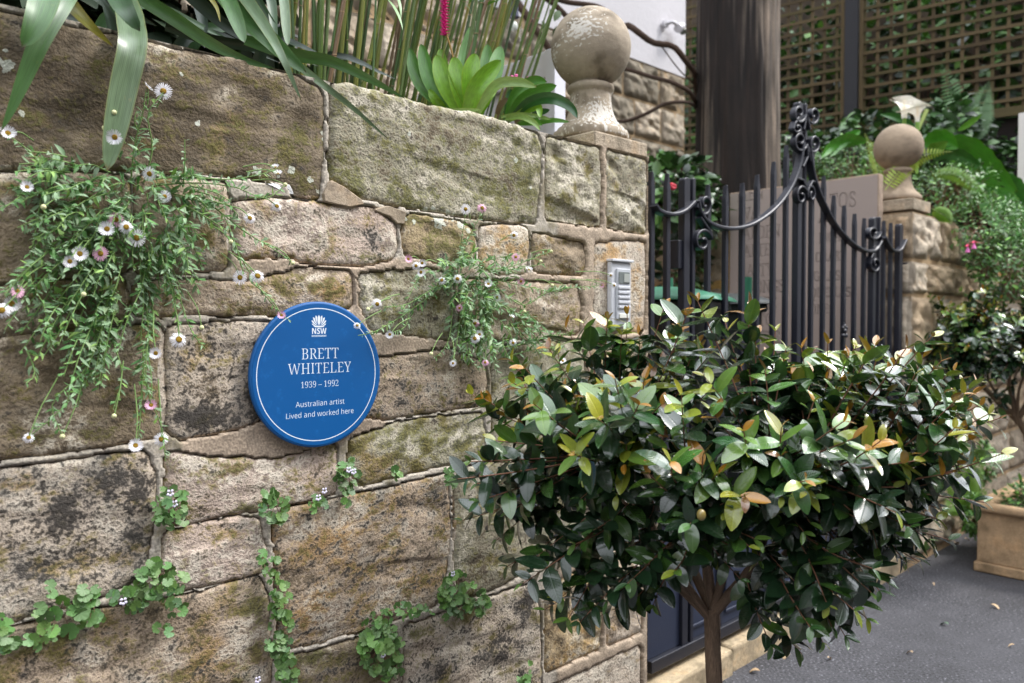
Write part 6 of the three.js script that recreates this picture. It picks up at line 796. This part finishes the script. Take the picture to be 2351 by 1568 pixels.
function frond(root, pts, len, w, mat, r) { const c = new THREE.CatmullRomCurve3(pts), gs = [tube(pts, .0026, 10, 5, .0008)], n = 26; for (let i = 2; i < n; i++) { const t = i / n, p = c.getPointAt(t), T = c.getTangentAt(t), s = V(0, 0, 0).crossVectors(T, CAM.clone().sub(p).normalize()).normalize(), l = w * Math.sin(Math.PI * Math.pow(t * .92 + .06, .7)); for (const sg of [1, -1]) gs.push(thinLeaf.clone().applyMatrix4(basis(p, s.clone().multiplyScalar(sg).addScaledVector(T, .35).add(V((r() - .5) * .1, -.08, 0)), CAM.clone().sub(p).normalize().add(V(0, .5, 0)), l * 1.0)).toNonIndexed()); } gs[0] = gs[0].toNonIndexed(); part(root, 'frond', mergeGeometries(gs), mat); }
const fernM = P({ color: new THREE.Color().setRGB(.2, .38, .04), roughness: .5, transmission: .35, thickness: 0 }), fernY = P({ color: new THREE.Color().setRGB(.38, .5, .05), roughness: .5, transmission: .35, thickness: 0 }), fernD = P({ color: new THREE.Color().setRGB(.07, .18, .04), roughness: .5, transmission: .3, thickness: 0 });
{ const r = rngOf(3), f = thing('fern', 'fern with bright yellow-green fronds arching round the smooth ball finial', 'fern', at(2036, 436, 4.05)), q = (l, d) => l.map(([x, y], i) => at(x, y, d + .02 * i));
  frond(f, q([[2032, 436], [2072, 388], [2122, 357], [2186, 348]], 3.98), .2, .06, fernY, r); frond(f, q([[2028, 430], [2018, 385], [2005, 350], [1984, 305]], 4.2), .2, .045, fernY, r); frond(f, q([[2140, 400], [2190, 400], [2230, 425], [2275, 460]], 4.2), .2, .05, fernM, r); frond(f, q([[2140, 480], [2160, 490], [2175, 500], [2185, 515]], 4.1), .2, .05, fernM, r);
  const t = thing('tree_fern', 'dark upright fern standing in front of the lattice fence', 'fern', at(2235, 330, 5.2)); const q2 = (l) => l.map(([x, y]) => at(x, y, 5.1)); frond(t, q2([[2220, 340], [2205, 270], [2185, 210], [2160, 145]]), .2, .1, fernD, r); frond(t, q2([[2230, 330], [2240, 280], [2255, 230], [2272, 185]]), .2, .11, fernD, r); frond(t, q2([[2215, 330], [2190, 285], [2160, 270], [2120, 275]]), .2, .1, fernD, r); frond(t, q2([[2225, 330], [2215, 280], [2230, 260], [2250, 245]]), .2, .08, fernM, r); part(t, 'stem', tube(q2([[2235, 420], [2230, 360], [2222, 320]]), .014, 6, 7, .01), twig);
  const w = thing('fern', 'soft green fern rooted at the foot of the right wall beside the planter', 'fern', onZ(2215, 1190, .03)); const q3 = (l, z) => l.map(([x, y], i) => onZ(x, y, .02 + z * i)); for (const [l, z] of [[[[2212, 1180], [2208, 1110], [2212, 1050], [2225, 1005]], .02], [[[2212, 1180], [2225, 1120], [2245, 1070], [2268, 1050]], .03], [[[2210, 1180], [2195, 1130], [2190, 1080], [2185, 1040]], .02], [[[2212, 1185], [2230, 1150], [2250, 1130], [2262, 1140]], .04], [[[2212, 1185], [2200, 1160], [2185, 1160], [2175, 1180]], .03], [[[2214, 1180], [2216, 1130], [2222, 1080], [2240, 1030]], .04]]) frond(w, q3(l, z), .2, .075, fernM, r); }
mass('wall_foot_plant', 'leafy green plant at the foot of the right wall behind the planter', 'plant', [{ p: onZ(2235, 1180, .1), r: V(.1, .12, .06), n: 420, base: .0 }, { p: onZ(2260, 1060, .06), r: V(.12, .12, .05), n: 300 }], { size: .03, tones: [...mdG, ...brG], seed: 44 });
{ const root = thing('broad_leaf_plant', 'broad-leaved plant with big wavy bright green leaves over the right wall', 'plant', at(2250, 420, 4.8)), m = [strapMat(.1, .36, .03, .4), strapMat(.2, .42, .05, .45), strapMat(.05, .2, .03, .4)], pr = t => Math.pow(Math.sin(Math.PI * Math.min(1, Math.pow(t, .8) * .97 + .02)), .8);
  for (const [pts, w, k, tw] of [[[[2150, 320], [2220, 345], [2280, 395], [2335, 440]], 74, 0, .5], [[[2120, 330], [2160, 320], [2200, 340]], 50, 0, .3], [[[1990, 325], [1945, 322], [1910, 335], [1885, 362]], 34, 0, -.5], [[[1975, 300], [1935, 325], [1905, 360]], 24, 0, -.3], [[[2230, 410], [2290, 470], [2330, 540], [2360, 600]], 80, 0, -.4], [[[2280, 400], [2330, 450], [2380, 500]], 70, 2, .3], [[[2100, 290], [2060, 270], [2020, 262]], 18, 2, .3], [[[2200, 300], [2230, 280], [2255, 262]], 14, 1, .2], [[[2130, 360], [2180, 350], [2230, 370], [2260, 390]], 34, 2, .4], [[[2130, 345], [2150, 340], [2175, 325]], 30, 1, .2]]) { const P3 = pts.map(([x, y], i) => at(x, y, 4.75 - .06 * i)), h = w / FPX * 4.7 / 2; part(root, 'leaf', strap(P3, t => h * pr(t) * (1 + .06 * Math.sin(t * 40)) + .0004, { seg: 30, across: 6, fold: .3, twist: tw }), m[k]); } }
{ const root = thing('arum_lily', 'pair of white arum lilies above the smooth ball finial', 'lily', at(2078, 300, 4.35)), wm = P({ color: rgb(250, 248, 240), roughness: .5, transmission: .3, thickness: 0 });
  const spathe = (px, py, D, lean, k) => { const o = at(px, py, D), pos = [], idx = [], nu = 28, nv = 14; for (let j = 0; j <= nv; j++) { const t = j / nv, rr = (.012 + .05 * Math.pow(t, 2.6)) * k, y = .105 * k * (t - .16 * t * t * t); for (let i = 0; i <= nu; i++) { const a = i / nu * 6.0 + .14, f = Math.cos(a - 3.14), ext = 1 + t * t * .9 * Math.max(0, f) ** 2; const q = RIGHT.clone().multiplyScalar(Math.cos(a) * rr * ext * -lean).add(V(0, y - t * t * .034 * k * Math.max(0, f), 0)).addScaledVector(V(-FWD.x, 0, -FWD.z), Math.sin(a) * rr * .8); pos.push(o.x + q.x, o.y + q.y, o.z + q.z); } } for (let j = 0; j < nv; j++) for (let i = 0; i < nu; i++) { const a = j * (nu + 1) + i; idx.push(a, a + 1, a + nu + 1, a + 1, a + nu + 2, a + nu + 1); } const g = new THREE.BufferGeometry(); g.setAttribute('position', new THREE.Float32BufferAttribute(pos, 3)); g.setIndex(idx); g.computeVertexNormals(); const f = part(root, 'flower', g, wm); part(f, 'spadix', tube([o.clone().add(V(0, .02, 0)), o.clone().add(V(0, .085 * k, 0))], .006, 4, 7, .004), S({ color: rgb(220, 180, 60), roughness: .7 })); part(root, 'stalk', tube([o.clone().add(V(0, -.28, 0)), o.clone().add(V(.005, -.1, 0)), o], .009, 6, 7, .011), S({ color: rgb(120, 160, 70), roughness: .5 })); };
  spathe(2076, 272, 4.35, 1, 1.25); spathe(2106, 280, 4.28, -1, 1.0); part(root, 'bud', tube([at(2105, 305, 4.3), at(2118, 275, 4.3), at(2128, 252, 4.3)], .008, 6, 7, .012), S({ color: rgb(170, 190, 110), roughness: .5 })); }
{ const p = at(2225, 560, 3.95), root = thing('fuchsia', 'hanging fuchsia sprig with pink and red blooms on the right wall', 'fuchsia', p), pk = P({ color: rgb(206, 40, 90), roughness: .5 }), pp = P({ color: rgb(226, 120, 190), roughness: .5 }); part(root, 'stem', tube([at(2250, 520, 4.0), at(2235, 535, 3.97), p], .002, 6, 5), twig);
  for (const [x, y] of [[2222, 560], [2236, 552]]) { const o = at(x, y, 3.95), gs = []; for (let i = 0; i < 4; i++) { const g = thinLeaf.clone(); g.scale(.05, .045, .05); g.rotateX(2.2); g.rotateY(i * 1.57); g.translate(o.x, o.y, o.z); gs.push(g); } part(root, 'sepals', mergeGeometries(gs), pk); const b = new THREE.ConeGeometry(.013, .034, 10); b.translate(o.x, o.y - .025, o.z); part(root, 'bell', b, pp); } }
lone('garden_pole', 'slim white painted pole standing above the right wall', 'pole', rbox(...(() => { const a = at(2345, 480, 4.9), t = at(2349, 262, 4.9); return [a.x - .02, 1.7, a.z - .02, a.x + .02, t.y, a.z + .02]; })(), .003), S({ color: rgb(222, 216, 212), roughness: .6 }));

// ---------------------------------------------------------------- stone planter with shrub
{
  const c = onY(2240, 1312, 0), x0 = c.x + .012, z0 = c.z, x1 = x0 + .95, z1 = z0 + .62, h = .335, root = thing('stone_planter', 'sandstone trough planter with moulded rim standing on the asphalt', 'planter', V((x0 + x1) / 2, 0, (z0 + z1) / 2)), m = S({ color: rgb(222, 198, 168), map: sandTex, bumpMap: grainBump, bumpScale: .002, roughness: .9 });
  part(root, 'plinth', metreUV(rbox(x0 - .012, .002, z0 - .012, x1 + .012, .05, z1 + .012, .008)), m);
  for (const [n, g] of [['side', rbox(x0, .05, z0, x0 + .04, h - .03, z1, .006)], ['side', rbox(x1 - .04, .05, z0, x1, h - .03, z1, .006)], ['side', rbox(x0 + .0405, .05, z0, x1 - .0405, h - .03, z0 + .04, .006)], ['side', rbox(x0 + .0405, .05, z1 - .04, x1 - .0405, h - .03, z1, .006)]]) part(root, n, metreUV(g), m);
  const rim = [[x0 - .028, z0 - .028, x0 + .045, z1 + .028], [x1 - .045, z0 - .028, x1 + .028, z1 + .028], [x0 + .046, z0 - .028, x1 - .046, z0 + .045], [x0 + .046, z1 - .045, x1 - .046, z1 + .028]]; for (const [a, b, d, e] of rim) part(root, 'rim', metreUV(rbox(a, h - .032, b, d, h + .01, e, .018)), m);
  part(root, 'soil', metreUV(box(x0 + .041, .051, z0 + .041, x1 - .041, h - .04, z1 - .041)), soilMat);
  mass('ground_cover', 'low bright green ground cover filling the stone planter', 'plants', [{ p: V(x0 + .25, h + .0, z0 + .31), r: V(.24, .085, .3), n: 800, base: h - .04 }, { p: V(x0 + .65, h, z0 + .31), r: V(.28, .085, .3), n: 700 }], { size: .032, tones: [...brG, ...mdG], seed: 41 });
  const tb = V(x0 + .42, h - .045, z0 + .28), fk = at(2335, 960, tb.clone().sub(CAM).dot(FWD));
  const cc = at(2315, 800, fk.clone().sub(CAM).dot(FWD)); const tips = [], r = rngOf(6); for (let i = 0; i < 26; i++) tips.push([2160 + 190 * r(), 690 + 40 * r() + (i % 3) * 20, cc.clone().sub(CAM).dot(FWD) - .2 + .3 * r(), 1]); for (const q of [[2165, 760], [2155, 830], [2170, 900], [2190, 930], [2240, 940], [2160, 870], [2280, 960]]) tips.push([...q, cc.clone().sub(CAM).dot(FWD) - .15, .3]);
  shrub({ label: 'second glossy dark shrub growing in the stone planter by the right wall', base: tb, fork: fk, centre: cc, rad: V(.44, .3, .36), n: 300, tips, seed: 51, size: .052, trunkR: .015, most: 220 });
}
// ---------------------------------------------------------------- fallen leaves
{ const r = rngOf(99), lf = bladeGeo(lance, { nl: 6, w: .2, fold: .6, bend: 1.2 }), tan = S({ color: rgb(196, 168, 132), roughness: .8 }), grn = S({ color: rgb(104, 128, 104), roughness: .7 });
  for (const [x, y, l, k, what] of [[2274, 1387, .05, 0, 'by itself near the planter'], [2178, 1433, .05, 1, 'lying on open asphalt'], [1814, 1501, .05, 0, 'beside the stone step'], [1745, 1540, .055, 0, 'against the step slab end'], [1901, 1510, .03, 0, 'tiny, out from the step'], [2096, 1498, .035, 0, 'small, on open asphalt'], [2192, 1246, .06, 0, 'long, at the foot of the right wall'], [2214, 1236, .04, 0, 'short, at the foot of the right wall'], [2142, 1337, .022, 0, 'tiny, near the planter corner'], [2330, 1480, .03, 0, 'faded, far out on the asphalt']]) { const p = onY(x, y, .012), a = r() * 6.28, g = lf.clone(); g.applyMatrix4(basis(p, V(Math.cos(a), .05, Math.sin(a)), V(0, 1, 0), l)); lone('fallen_leaf', `${k ? 'green' : 'dry tan'} fallen leaf ${what}`, 'leaf', g, k ? grn : tan, 'fallen leaves on the asphalt'); } }
const renderer = new THREE.WebGLRenderer({ antialias: true });
renderer.toneMapping = THREE.LinearToneMapping; renderer.toneMappingExposure = EXPOSURE;
renderer.shadowMap.enabled = true; renderer.setSize(1024, 683);
renderer.render(scene, camera);
